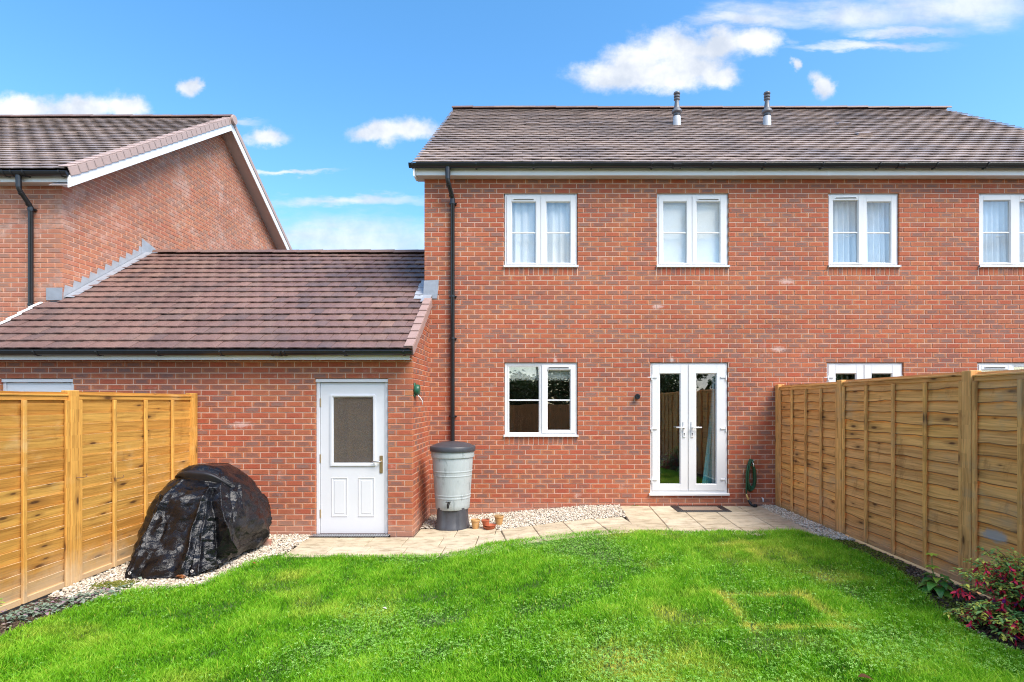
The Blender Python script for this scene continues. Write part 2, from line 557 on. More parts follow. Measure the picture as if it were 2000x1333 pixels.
MAT['leadpale'] = simple('lead_sheet_pale', (.40, .42, .455), .5, .2, 10, .15, .2)
MAT['flue'] = simple('grey_flue', (.13, .135, .15), .4, .2, 14)
MAT['flue_pale'] = simple('pale_flue_base', (.46, .48, .51), .4, .15, 14)
MAT['glass'] = m_glass('window_glass', .20)
MAT['glass_upper'] = m_glass('upstairs_glass', .10)
MAT['glass_door'] = m_glass('obscure_glass', .12, .015, (.62, .62, .60), .04, .22)
MAT['dark'] = simple('black_plastic', (.012, .012, .014), .4, .3, 20)
MAT['soffit'] = simple('soffit_board', (.62, .60, .60), .5, .05, 4)
MAT['render'] = simple('house_wall_plaster', (.45, .43, .40), .8, .05, 2)
MAT['floor_in'] = simple('indoor_floor', (.22, .17, .13), .6, .1, 4)
MAT['metal'] = simple('brushed_metal', (.62, .60, .56), .3, .1, 30, 0, .9)
MAT['brass'] = simple('tarnished_brass', (.50, .36, .20), .35, .3, 40, 0, .8)


# ------------------------------------------------------------------ pieces: at most 300 singly, the rest joined
def visible_score(p, size):
    """how large a piece shows in the photograph; 0 when it is out of frame or behind something"""
    q = project(p)
    if q is None:
        return 0
    x, y, s = q
    if not (2 < x < 1998 and 2 < y < 1331):
        return 0
    if p[0] > 3.79:
        t = 3.79 / p[0]
        if CAM_Z + (p[2] - CAM_Z) * t < 1.83:
            return 0
    if p[0] < -4.45:
        t = -4.45 / p[0]
        if CAM_Z + (p[2] - CAM_Z) * t < 1.67:
            return 0
    if p[1] > -1.0 and x < 846 and y > 578 and p[0] > -3:
        return 0
    if p[1] > -.3 and 838 < x < 930 and y > 860:
        return 0
    if 240 < x < 524 and y > 915:
        return 0
    return s * s * size


def place_pieces(items, name, mat, rest_name, parent, limit=300, smooth=False):
    """items: (score, key, build function -> MB in local frame, matrix, tone). Alike pieces share their mesh."""
    items.sort(key=lambda i: -i[0])
    cache = {}
    rest = MB()
    PW = parent_world(parent).inverted()
    n = 0
    for score, key, fn, M, tone in items:
        if n < limit and score > 0:
            tq = int(tone * 24) % 24
            k = (key, tq)
            if k not in cache:
                mb = MB()
                fn(mb, (tq + .5) / 24)
                cache[k] = mb.mesh(name, mat, smooth)
            o = bpy.data.objects.new(name, cache[k])
            COL.objects.link(o)
            o.parent = parent
            o.matrix_local = PW @ M
            n += 1
        else:
            mb = MB()
            fn(mb, tone)
            rest.add(mb.V, mb.F, mb.U, 0, M)
            rest.T[-len(mb.T):] = mb.T
    if rest.V:
        tag(rest.build(rest_name, mat, parent), kind='stuff')


def brick_fn(wd, h, d=0.1025, b=0.0035, soldier=False):
    """brick: face on the plane y=0 looking to -y, centred on x and z"""
    def fn(mb, tone):
        x, z = wd / 2, h / 2
        v = [(-x + b, 0, -z + b), (x - b, 0, -z + b), (x - b, 0, z - b), (-x + b, 0, z - b),
             (-x, b, -z), (x, b, -z), (x, b, z), (-x, b, z), (-x, d, -z), (x, d, -z), (x, d, z), (-x, d, z)]
        f = [(0, 1, 2, 3)]
        q = [(0, 0), (1, 0), (1, 1), (0, 1)]
        u = [q]
        for i in range(4):
            j = (i + 1) % 4
            f.append((4 + i, 4 + j, j, i)); u.append([q[i], q[j], q[j], q[i]])
            f.append((8 + i, 8 + j, 4 + j, 4 + i)); u.append([q[i], q[j], q[j], q[i]])
        mb.add(v, f, u, tone)
    return fn


def brick_course(items, M, a, b, zc, off, h=.064, pitch=.225, boost=1.0):
    """one course between a and b of a wall whose frame is M (x along, -y outward)"""
    n0 = math.floor((a - off) / pitch) - 1
    x = off + n0 * pitch
    segs = []
    while x < b:
        s0, s1 = max(x, a), min(x + pitch - .011, b)
        if s1 - s0 > 0.012:
            segs.append([s0, s1])
        x += pitch
    # no slivers: join them to their neighbour
    if len(segs) > 1 and segs[0][1] - segs[0][0] < .045:
        segs[1][0] = segs[0][0]; segs.pop(0)
    if len(segs) > 1 and segs[-1][1] - segs[-1][0] < .045:
        segs[-2][1] = segs[-1][1]; segs.pop()
    for s0, s1 in segs:
        wd = round(s1 - s0, 3)
        c = (s0 + s1) / 2
        L = Matrix.Translation((c, random.uniform(-.0016, .0016), zc + random.uniform(-.0012, .0012)))
        L = M @ L @ Matrix.Rotation(random.uniform(-.004, .004), 4, 'Y')
        wc = L.translation
        items.append((visible_score(wc, wd * h) * boost, (wd, h), brick_fn(wd, h), L, random.random()))


def wall_sheet(mb, M, xs, zs, is_open, y0, y1):
    """a wall of cells with openings: front, back and the reveals round each opening"""
    nx, nz = len(xs) - 1, len(zs) - 1
    def op(i, k):
        return i < 0 or k < 0 or i >= nx or k >= nz or is_open((xs[i] + xs[i + 1]) / 2, (zs[k] + zs[k + 1]) / 2)
    for i in range(nx):
        for k in range(nz):
            if op(i, k):
                continue
            a, b, c, d = xs[i], xs[i + 1], zs[k], zs[k + 1]
            mb.add([(a, y0, c), (b, y0, c), (b, y0, d), (a, y0, d)], [(0, 1, 2, 3)], None, 0, M)
            mb.add([(a, y1, c), (b, y1, c), (b, y1, d), (a, y1, d)], [(3, 2, 1, 0)], None, 0, M)
            if op(i - 1, k): mb.add([(a, y0, c), (a, y1, c), (a, y1, d), (a, y0, d)], [(3, 2, 1, 0)], None, 0, M)
            if op(i + 1, k): mb.add([(b, y0, c), (b, y1, c), (b, y1, d), (b, y0, d)], [(0, 1, 2, 3)], None, 0, M)
            if op(i, k - 1): mb.add([(a, y0, c), (b, y0, c), (b, y1, c), (a, y1, c)], [(3, 2, 1, 0)], None, 0, M)
            if op(i, k + 1): mb.add([(a, y0, d), (b, y0, d), (b, y1, d), (a, y1, d)], [(0, 1, 2, 3)], None, 0, M)


def X_at(px, depth): return (px - PX) * depth / FPX
def Z_at(py, depth): return CAM_Z + (PY - py) * depth / FPX


# ------------------------------------------------------------------ the ground
def grid_sheet(x0, x1, y0, y1, nx, ny, dz, bumpy=0.0):
    V, F = [], []
    for j in range(ny + 1):
        for i in range(nx + 1):
            x, y = x0 + (x1 - x0) * i / nx, y0 + (y1 - y0) * j / ny
            V.append((x, y, ground_z(x, y) + dz + (mnoise.noise(Vector((x * 1.7, y * 1.7, 0))) * bumpy)))
    for j in range(ny):
        for i in range(nx):
            a = j * (nx + 1) + i
            F.append((a, a + 1, a + nx + 2, a + nx + 1))
    mb = MB()
    mb.add(V, F)
    return mb


MAT['soil'] = simple('dark_soil', (.075, .050, .034), .9, .45, 20, .6)
MAT['earth'] = simple('rough_ground', (.10, .085, .05), .9, .3, 2, .3)
MAT['lawn_base'] = simple('lawn_thatch', (.060, .105, .022), .9, .5, 14, .5)
g = MB()
g.add([(-260, -260, -.34), (260, -260, -.34), (260, 260, -.34), (-260, 260, -.34)], [(0, 1, 2, 3)])
tag(g.build('ground', MAT['earth']), 'rough open ground around the houses and gardens', kind='structure')
o = grid_sheet(-4.5, 3.85, -13.9, 0.05, 40, 60, -.045, .0).build('garden_soil', MAT['soil'], smooth=True)
tag(o, 'dark garden soil under lawn and gravel', kind='structure')

# ------------------------------------------------------------------ semi-detached house
HX0, HX1 = -1.667, 9.31
Z_HEAD1, Z_SILL1 = 4.805, 3.680
Z_HEAD0, Z_SILL0 = 2.180, 1.055
Z0 = 4.805 - .075 * 68
house = empty('semi_detached_house', (3.82, 0, -.2), 'large red brick house with brown tiled roof, white windows and two grey roof flues', 'house')
WIN = [(-.4286, .7065, Z_SILL1, Z_HEAD1, 'w'), (1.937, 3.048, Z_SILL1, Z_HEAD1, 'w'), (4.595, 5.692, Z_SILL1, Z_HEAD1, 'w'), (6.930, 8.065, Z_SILL1, Z_HEAD1, 'w'),
       (-.4286, .7065, Z_SILL0, Z_HEAD0, 'w'), (1.833, 3.040, .155, Z_HEAD0, 'd'), (4.571, 5.765, .155, Z_HEAD0, 'd'), (6.905, 8.040, Z_SILL0, Z_HEAD0, 'w')]
EAVES = 5.02
xs = sorted({HX0 + .004, HX1} | {v for a, b, *_ in WIN for v in (a - .006, b + .006)})
zs = sorted({-.5, EAVES + .1} | {v for _, _, c, d, _ in WIN for v in (c - .003, d + .003)})
mb = MB()
wall_sheet(mb, Matrix.Identity(4), xs, zs, lambda x, z: any(a - .01 < x < b + .01 and c - .01 < z < d + .01 for a, b, c, d, _ in WIN), .0065, .28)
fwall = mb.build('wall', MAT['mortar'], house)
items = []
I4 = Matrix.Identity(4)
k = 0
z = Z0
while z < EAVES + .02:
    zc = z + .005 + .0325
    cuts = []
    for a, b, c, d, t in WIN:
        if c - .002 < zc < d: cuts.append((a, b))
        elif t == 'w' and c - .150 < zc < c: cuts.append((a - .0, b + .0))
    ivs, a = [], HX0
    for c0, c1 in sorted(cuts):
        ivs.append((a, c0 - (0 if any(c - .002 < zc < d for _, _, c, d, _ in WIN) else .010)))
        a = c1 + (0 if any(c - .002 < zc < d for _, _, c, d, _ in WIN) else .010)
    ivs.append((a, HX1))
    for a, b in ivs:
        brick_course(items, I4, a, b, zc, HX0 + (.1125 if k % 2 else 0))
    k += 1
    z += .075
for a, b, c, d, t in WIN:            # soldier course of bricks on end under every window
    if t != 'w': continue
    n = 15
    p = (b - a) / n
    for i in range(n):
        L = Matrix.Translation((a + (i + .5) * p, random.uniform(-.0015, .0015), c - .0725)) @ Matrix.Rotation(random.uniform(-.008, .008), 4, 'Y') @ Matrix.Rotation(R(90), 4, 'Y')
        items.append((visible_score(L.translation, .0655 * .14), (.140, .0655), brick_fn(.140, round(p - .0095, 4)), L, random.random()))
place_pieces(items, 'brick', MAT['brick'], 'brickwork', fwall)

# plain inner shell
mb = MB()
mb.box(HX0 + .004, HX0 + .26, .285, 8.0, -.4, EAVES, 0)
mb.box(HX1 - .26, HX1, .285, 8.0, -.4, EAVES, 0)
mb.box(HX0 + .265, HX1 - .265, 7.75, 7.99, -.4, EAVES, 0)
mb.build('side_wall', MAT['mortar'], house)
mb = MB()
mb.box(3.75, 3.89, .285, 7.74, -.1, EAVES - .02)
mb.box(HX0 + .27, HX1 - .27, 3.6, 3.7, -.1, EAVES - .02)
mb.build('inner_wall', MAT['render'], house)
mb = MB()
mb.box(HX0 + .265, HX1 - .265, .285, 7.745, -.2, .10)
mb.box(HX0 + .265, HX1 - .265, .285, 7.745, 2.40, 2.62)
mb.box(HX0 + .265, HX1 - .265, .285, 7.745, 4.90, 4.98)
mb.build('floor', MAT['floor_in'], house)


def gable_prism(mb, x0, x1, y0, y1, zb, yr, zr, M=None):
    """solid triangle of wall under a roof"""
    v = [(x0, y0, zb), (x0, y1, zb), (x0, yr, zr), (x1, y0, zb), (x1, y1, zb), (x1, yr, zr)]
    mb.add(v, [(0, 2, 1), (3, 4, 5), (0, 3, 5, 2), (1, 2, 5, 4), (0, 1, 4, 3)], None, 0, M)


# ------------------------------------------------------------------ roofs
def tile_fn(wd, ln=.255, th=.013):
    """plain tile lying along +y (up the slope), lower edge at y=0, slightly dished"""
    def fn(mb, tone):
        x = wd / 2
        c = .004
        v = []
        for y in (0, ln):
            v += [(-x, y, 0), (0, y, c), (x, y, 0), (-x + .001, y, th), (0, y, th + c), (x - .001, y, th)]
        f = [(0, 1, 4, 3), (1, 2, 5, 4), (3, 4, 10, 9), (4, 5, 11, 10), (0, 3, 9, 6), (2, 8, 11, 5), (1, 0, 6, 7), (2, 1, 7, 8)]
        mb.add(v, f, None, tone)
    return fn


def tile_slope(items, y0, z0, y1, z1, ranges, pitch_w, rows, th=.013, jitter=.003, boost=1.0, gap=.010):
    """rows of tiles from the eaves (y0,z0) to the ridge (y1,z1); ranges(row, y) -> (xa, xb)"""
    sl = math.hypot(y1 - y0, z1 - z0)
    ang = math.atan2(z1 - z0, y1 - y0)
    ex = sl / rows
    lift = math.atan2(th * 1.15 + gap, ex)          # a tile lies on the head of the one below
    for r in range(rows):
        t = r / rows
        y, zz = y0 + (y1 - y0) * t, z0 + (z1 - z0) * t
        xa, xb = ranges(r, y)
        x = xa - (pitch_w / 2 if r % 2 else 0)
        while x < xb - .01:
            a, b = max(x, xa), min(x + pitch_w - .003, xb)
            if b - a > .02:
                wd = round(b - a, 3)
                M = Matrix.Translation(((a + b) / 2, y + random.uniform(-jitter, jitter), zz + .012 + gap + random.uniform(0, .003)))
                M = M @ Matrix.Rotation(ang - lift + random.uniform(-.010, .010), 4, 'X') @ Matrix.Rotation(random.uniform(-.009, .009), 4, 'Y') @ Matrix.Rotation(random.uniform(-.006, .006), 4, 'Z')
                ln = min(.255, sl - r * ex + .02)
                items.append((visible_score(M.translation + Vector((0, .1, .06)), wd * .2) * boost, (wd, round(ln, 3)), tile_fn(wd, ln, th), M, random.random()))
            x += pitch_w


def deck(mb, x0, x1, y0, z0, yr, zr, y1, z1, th=.06):
    """two plain slopes under the tiles"""
    for ya, za, yb, zb in ((y0, z0, yr, zr), (y1, z1, yr, zr)):
        v = [(x0, ya, za), (x1, ya, za), (x1, yb, zb), (x0, yb, zb)]
        v += [(p[0], p[1], p[2] - th) for p in v]
        mb.add(v, [(0, 1, 2, 3), (7, 6, 5, 4), (0, 4, 5, 1), (1, 5, 6, 2), (3, 2, 6, 7), (0, 3, 7, 4)])


def ridge_row(parent, x0, x1, y, z, mat, pitch=.42, rad=.115):
    n = max(1, round((x1 - x0) / pitch))
    p = (x1 - x0) / n
    mb = MB()
    prof = []
    V, F = [], []
    seg = 8
    for xx in (0, p + .012):
        for rr in (rad, rad - .016):
            for i in range(seg + 1):
                a = R(12) + (math.pi - R(24)) * i / seg
                V.append((xx, -rr * math.cos(a), rr * math.sin(a) * .82 + (.006 if xx else 0)))
    m = seg + 1
    for i in range(seg):
        F += [(i, i + 1, 2 * m + i + 1, 2 * m + i)[::-1], (m + i, m + i + 1, 3 * m + i + 1, 3 * m + i), (i, m + i, m + i + 1, i + 1)[::-1], (2 * m + i, 3 * m + i, 3 * m + i + 1, 2 * m + i + 1)]
    F += [(0, 2 * m, 3 * m, m), (m - 1, 2 * m - 1, 4 * m - 1, 3 * m - 1)]
    meshes = []
    for k in range(4):
        b = MB()
        b.add(V, F, None, k / 4 + .1)
        meshes.append(b.mesh('ridge_tile', mat, True, 40))
    for i in range(n):
        o = bpy.data.objects.new('ridge_tile', random.choice(meshes))
        COL.objects.link(o)
        o.parent = parent
        o.matrix_local = parent_world(parent).inverted() @ (Matrix.Translation((x0 + i * p, y, z + random.uniform(-.004, .004))) @ Matrix.Rotation(random.uniform(-.006, .006), 4, 'Y'))


def half_gutter(mb, x0, x1, y, z, r=.056, seg=10):
    """half-round gutter along x, open at the top, with thickness"""
    V, F = [], []
    for xx in (x0, x1):
        for rr in (r, r - .006):
            for i in range(seg + 1):
                a = math.pi + math.pi * i / seg
                V.append((xx, y + rr * math.cos(a), z + rr * math.sin(a)))
    m = seg + 1
    for i in range(seg):
        F += [(i, i + 1, 2 * m + i + 1, 2 * m + i)[::-1], (m + i, m + i + 1, 3 * m + i + 1, 3 * m + i)]
    F += [(0, 2 * m, 3 * m, m), (m - 1, 2 * m - 1, 4 * m - 1, 3 * m - 1)]
    for e in (0, 2 * m):          # stop ends
        F.append(tuple(e + i for i in range(m)))
    mb.add(V, F)


def gutter(parent, x0, x1, y, z, brackets, unions=(), r=.056):
    mb = MB()
    half_gutter(mb, x0, x1, y, z, r)
    # rolled front lip
    mb.tube([(x0, y - r, z), (x1, y - r, z)], .007, 6)
    gut = mb.build('gutter', MAT['gutter'], parent, True, 40)
    bm_ = MB()
    half_gutter(bm_, -.014, .014, 0, 0, r + .007)
    bm_.box(-.012, .012, r - .004, r + .03, -.05, .02)
    bm_.box(-.006, .006, -r - .016, -r - .004, -.012, .012)
    bmesh_ = bm_.mesh('bracket', MAT['gutter'])
    for x in brackets:
        link('bracket', bmesh_, gut, Matrix.Translation((x, y, z - .002)))
    um = MB()
    half_gutter(um, -.06, .06, 0, 0, r + .005)
    for q in (-.05, .05): half_gutter(um, q - .012, q + .012, 0, 0, r + .010)
    ume = um.mesh('union', MAT['gutter'])
    for x in unions:
        link('union', ume, gut, Matrix.Translation((x, y, z - .002)))
    return gut


# main roof: front slope, plain back slope
RY0, RZ0, RYR, RZR = -.255, 5.155, 4.0, 8.20
RX0, RX1 = -1.80, 9.445
mb = MB()
deck(mb, RX0 + .03, RX1 - .03, RY0 + .02, RZ0, RYR, RZR, 8.25, RZ0)
roof = mb.build('roof', MAT['dark'], house)
items = []
tile_slope(items, RY0, RZ0 + .004, RYR, RZR + .004, lambda r, y: (RX0, RX1), .300, 29, .012, gap=.008)
place_pieces(items, 'roof_tile', MAT['tile'], 'roof_tiling', roof)
ridge_row(roof, RX0 - .01, RX1 + .01, RYR, RZR - .012, MAT['ridge'], .46)
mb = MB()
for s in (RX0 + .005, RX1 - .03):
    v = [(s, RY0 + .03, RZ0 - .02), (s, RYR, RZR - .02), (s, RYR, RZR - .20), (s, RY0 + .03, RZ0 - .17)]
    v2 = [(x + .022, y, z) for x, y, z in v]
    mb.add(v + v2, [(0, 1, 2, 3), (7, 6, 5, 4), (0, 4, 5, 1), (3, 2, 6, 7), (0, 3, 7, 4)])
mb.build('bargeboard', MAT['fascia'], house)
mb = MB()
gable_prism(mb, HX0 + .007, HX0 + .2, .02, 7.98, EAVES, RYR, RZR - .1)
gable_prism(mb, HX1 - .2, HX1, .02, 7.98, EAVES, RYR, RZR - .1)
mb.build('gable', MAT['mortar'], house)
# vent tiles low in the ridge courses
for px, py, in ((1165, 240), (1040, 240), (1650, 242), (1690, 264)):
    d = 10.9 if py < 250 else 10.0
    x = X_at(px, d)
    y = d + CAM_Y
    mb = MB()
    zc = RZ0 + (y - RY0) * (RZR - RZ0) / (RYR - RY0)
    v = [(-.13, 0, .0), (.13, 0, .0), (.13, .16, .0), (-.13, .16, .0), (-.12, .0, .035), (.12, .0, .035), (.12, .15, .02), (-.12, .15, .02)]
    mb.add(v, [(0, 1, 5, 4), (1, 2, 6, 5), (2, 3, 7, 6), (3, 0, 4, 7), (4, 5, 6, 7)])
    mb.build('tile_vent', MAT['tile'], roof, M=Matrix.Translation((x, y, zc + .035)) @ Matrix.Rotation(math.atan2(RZR - RZ0, RYR - RY0), 4, 'X'))
# eaves boards
mb = MB()
mb.box(RX0 + .01, RX1 - .01, -.160, -.140, EAVES, 5.135, 0)
fas = mb.build('fascia', MAT['fascia'], house)
mb = MB()
for px in (1435, 1620): 
    x = X_at(px, 8.41); mb.box(x - .03, x + .03, -.1625, -.138, EAVES - .002, 5.12)
mb.box(RX0 + .008, RX0 + .03, -.163, -.0, EAVES - .028, 5.135)
mb.build('joint_cover', MAT['fascia'], fas)
mb = MB()
mb.box(RX0 + .01, RX1 - .01, -.138, .10, EAVES + .003, EAVES + .012)
mb.build('soffit', MAT['soffit'], house)
GY, GZ = -.225, 5.155
gutter(house, RX0 - .055, RX1 + .05, GY, GZ, [X_at(p, 8.34) for p in (806, 930, 1042, 1155, 1273, 1390, 1492, 1605, 1716, 1827, 1926)], [X_at(1322, 8.34), X_at(1760, 8.34)], .052)


def downpipe(parent, xg, xw, y_g, z_g, y_w, z_bot, clips):
    """outlet under the gutter, two bends and a long pipe down the wall"""
    mb = MB()
    mb.tube([(xg, y_g, z_g + .01), (xg, y_g, z_g - .16), (xg, y_g, z_g - .165)], [.040, .036, .036], 14)
    mb.tube([(xg, y_g, z_g - .12), (xg, y_g + .005, z_g - .19), (xg + (xw - xg) * .12, y_g + (y_w - y_g) * .12, z_g - .215), (xg + (xw - xg) * .88, y_g + (y_w - y_g) * .88, z_g - .37), (xw, y_w, z_g - .40), (xw, y_w, z_bot)], .034, 14)
    for f in (.2, .82):
        mb.tube([(xg + (xw - xg) * (f - .06), y_g + (y_w - y_g) * (f - .06), z_g - .20 - .2 * (f - .06)), (xg + (xw - xg) * (f + .06), y_g + (y_w - y_g) * (f + .06), z_g - .20 - .2 * (f + .06))], .040, 14)
    mb.tube([(xw, y_w, z_g - .40), (xw, y_w, z_g - .46)], .039, 14)
    pipe = mb.build('downpipe', MAT['gutter'], parent, True, 40)
    c = MB()
    c.tube([(0, 0, -.014), (0, 0, .014)], .041, 14)
    c.box(-.055, .055, .02, .052, -.012, .012)
    c.tube([(.040, .0, 0), (.070, .0, 0)], .007, 6)
    cm = c.mesh('pipe_clip', MAT['gutter'])
    for zz in clips:
        link('pipe_clip', cm, pipe, Matrix.Translation((xw, y_w, zz)))
    return pipe


downpipe(house, X_at(874, 8.32), X_at(884, 8.52), -.225, 5.10, -.055, .86, (4.63, 3.20, 2.55, 1.35))


def flue(px, base_py):
    x = X_at(px, 10.95)
    y = 10.95 + CAM_Y
    zb = RZ0 + (y - RY0) * (RZR - RZ0) / (RYR - RY0)
    T = Matrix.Translation((x, y, 0))
    mb = MB()
    z1 = zb + .05
    mb.lathe([(.062, z1 + .10), (.062, 7.30)], 18, M=T)
    f = mb.build('flue', MAT['flue'], house, True, 40)
    mb = MB()
    mb.lathe([(.080, zb - .06), (.074, z1 + .12), (.066, z1 + .14)], 18, M=T)
    mb.build('weathering_slate', MAT['flue_pale'], f, True, 40)
    mb = MB()
    mb.lathe([(.068, z1 + .125), (.072, z1 + .13), (.072, z1 + .15), (.066, z1 + .155)], 18, M=T)
    mb.build('seal', MAT['dark'], f, True, 40)
    mb = MB()
    mb.lathe([(.062, 7.28), (.095, 7.29), (.105, 7.305), (.09, 7.345), (.062, 7.375), (.056, 7.39), (.040, 7.535), (.040, 7.55)], 20, M=T)
    mb.build('collar', MAT['flue'], f, True, 30)
    mb = MB()
    for za in (7.545, 7.60):
        mb.lathe([(.042, za), (.060, za + .006), (.060, za + .028), (.046, za + .034)], 18, M=T)
    mb.lathe([(.036, 7.55), (.036, 7.68)], 14, M=T)
    mb.lathe([(.064, 7.665), (.066, 7.675), (.060, 7.695), (.02, 7.702)], 18, M=T)
    mb.build('terminal', MAT['flue'], f, True, 30)


flue(1322, 243)
flue(1498, 243)


# ------------------------------------------------------------------ windows and doors
def frame_ring(mb, x0, x1, z0, z1, l, r, b, t, y0, y1, bead=0.0):
    """rectangular frame; with a bead the inner edge is bevelled back"""
    mb.bbox(x0, x0 + l, y0, y1, z0, z1, .003)
    mb.bbox(x1 - r, x1, y0, y1, z0, z1, .003)
    mb.bbox(x0 + l, x1 - r, y0 + .0006, y1, z0, z0 + b, .003)
    mb.bbox(x0 + l, x1 - r, y0 + .0006, y1, z1 - t, z1, .003)
    if bead:
        xa, xb, za, zb = x0 + l, x1 - r, z0 + b, z1 - t
        yb = y0 + .022
        o = [(xa - .001, y0 + .004, za - .001), (xb + .001, y0 + .004, za - .001), (xb + .001, y0 + .004, zb + .001), (xa - .001, y0 + .004, zb + .001)]
        i = [(xa + bead, yb, za + bead), (xb - bead, yb, za + bead), (xb - bead, yb, zb - bead), (xa + bead, yb, zb - bead)]
        mb.add(o + i, [(k, (k + 1) % 4, 4 + (k + 1) % 4, 4 + k) for k in range(4)])


def casement(parent, x0, x1, z0, z1, lights, glassmat='glass', bar=None, vent=0, sill=True, yf=.030):
    """lights: list of (pane x0, x1, z0, z1, sash box or None, open angle)"""
    mb = MB()
    fw = .042
    frame_ring(mb, x0 + .004, x1 - .004, z0, z1 - .004, fw, fw, fw, fw, yf, yf + .07)
    mid = [l[4][0] if l[4] else l[0] - .04 for l in lights][1]
    mb.bbox(mid - .030, mid + .030, yf + .001, yf + .069, z0 + fw, z1 - fw - .004, .003)
    for l in lights:          # a fixed light has its glazing bead straight on the frame
        if l[4] is None:
            frame_ring(mb, l[0] - .022, l[1] + .022, l[2] - .022, l[3] + .022, .018, .018, .018, .018, yf + .003, yf + .05, .012)
    win = mb.build('window', MAT['upvc'], parent)
    for (pa, pb, qa, qb, sash, ang) in lights:
        T = Matrix.Identity(4)
        if sash:
            sa, sb = sash
            if ang:
                piv = Matrix.Translation((sa, yf, 0))
                T = piv @ Matrix.Rotation(ang, 4, 'Z') @ piv.inverted()
            mb = MB()
            frame_ring(mb, sa, sb, z0 + .030, z1 - .034, pa - sa, sb - pb, qa - z0 - .030, z1 - .034 - qb, yf - .013, yf + .05, .012)
            mb.build('sash', MAT['upvc'], win, M=T)
        mb = MB()
        mb.box(pa - .006, pb + .006, yf + .014, yf + .020, qa - .006, qb + .006)
        mb.build('pane', MAT[glassmat], win, M=T)
        if bar:
            mb = MB()
            mb.bbox(pa - .004, pb + .004, yf + .004, yf + .013, bar - .011, bar + .011, .003)
            mb.build('glazing_bar', MAT['upvc'], win, M=T)
        if vent and pa == lights[vent - 1][0]:
            mb = MB()
            c = (pa + pb) / 2
            zv = qb + .036
            mb.bbox(c - .165, c + .165, yf - .020, yf - .010, zv - .012, zv + .012, .003)
            vt = mb.build('trickle_vent', MAT['upvc'], win, M=T)
            mb = MB()
            mb.box(c - .153, c + .153, yf - .0225, yf - .019, zv - .008, zv + .001)
            mb.build('vent_slot', MAT['dark'], win, M=T)
        if ang:
            mb = MB()
            mb.tube([(pb - .02, yf + .075, bar - .02), (pb - .02, yf + .10, bar - .02), (pb - .13, yf + .11, bar - .035)], .009, 8)
            mb.build('handle', MAT['upvc'], win, M=T)
    if sill:
        mb = MB()
        mb.bbox(x0 - .012, x1 + .012, -.030, yf + .03, z0 - .026, z0 + .006, .004)
        for s in (x0 - .012, x1 + .0):
            mb.bbox(s, s + .012, -.034, .0, z0 - .030, z0 + .009, .003)
        mb.build('sill', MAT['upvc'], win)
    return win


def wpx(x0, lo, hi): return x0 + lo / 884.5, x0 + hi / 884.5


# two sashes, upstairs left
a, b = WIN[0][0], WIN[0][1]
zt = lambda p: Z_HEAD1 - (p - 75) / 884.5
casement(house, a, b, Z_SILL1, Z_HEAD1, [(a + .108, a + .492, zt(1030), zt(182), (a + .035, a + .560), 0), (a + .643, a + 1.028, zt(1030), zt(182), (a + .568, a + 1.100), 0)], 'glass_upper', zt(608), 1)
a, b = WIN[1][0], WIN[1][1]
casement(house, a, b, Z_SILL1, Z_HEAD1, [(a + .095, a + .470, zt(1030), zt(182), (a + .035, a + .545), 0), (a + .615, a + .990, zt(1030), zt(182), (a + .553, a + 1.076), 0)], 'glass_upper', zt(608), 2)
a, b = WIN[2][0], WIN[2][1]
casement(house, a, b, Z_SILL1, Z_HEAD1, [(a + .078, a + .470, zt(1030), zt(165), (a + .012, a + .545), -.035), (a + .605, a + .985, zt(1030), zt(182), (a + .553, a + 1.062), 0)], 'glass_upper', zt(608), 1)
a, b = WIN[3][0], WIN[3][1]
casement(house, a, b, Z_SILL1, Z_HEAD1, [(a + .078, a + .492, zt(1030), zt(165), (a + .012, a + .560), -.035), (a + .643, a + 1.028, zt(1030), zt(182), (a + .568, a + 1.100), 0)], 'glass_upper', zt(608), 2)
# kitchen window: fixed light and one sash
a, b = WIN[4][0], WIN[4][1]
zt0 = lambda p: Z_HEAD0 - (p - 46) / 884.5
casement(house, a, b, Z_SILL0, Z_HEAD0, [(a + .070, a + .538, zt0(1018), zt0(103), None, 0), (a + .660, a + 1.030, zt0(980), zt0(140), (a + .582, a + 1.100), 0)], 'glass', zt0(561), 2)
a, b = WIN[7][0], WIN[7][1]
casement(house, a, b, Z_SILL0, Z_HEAD0, [(a + .078, a + .490, zt0(980), zt0(140), (a + .035, a + .552), 0), (a + .600, a + 1.060, zt0(1018), zt0(103), None, 0)], 'glass', zt0(561), 1)


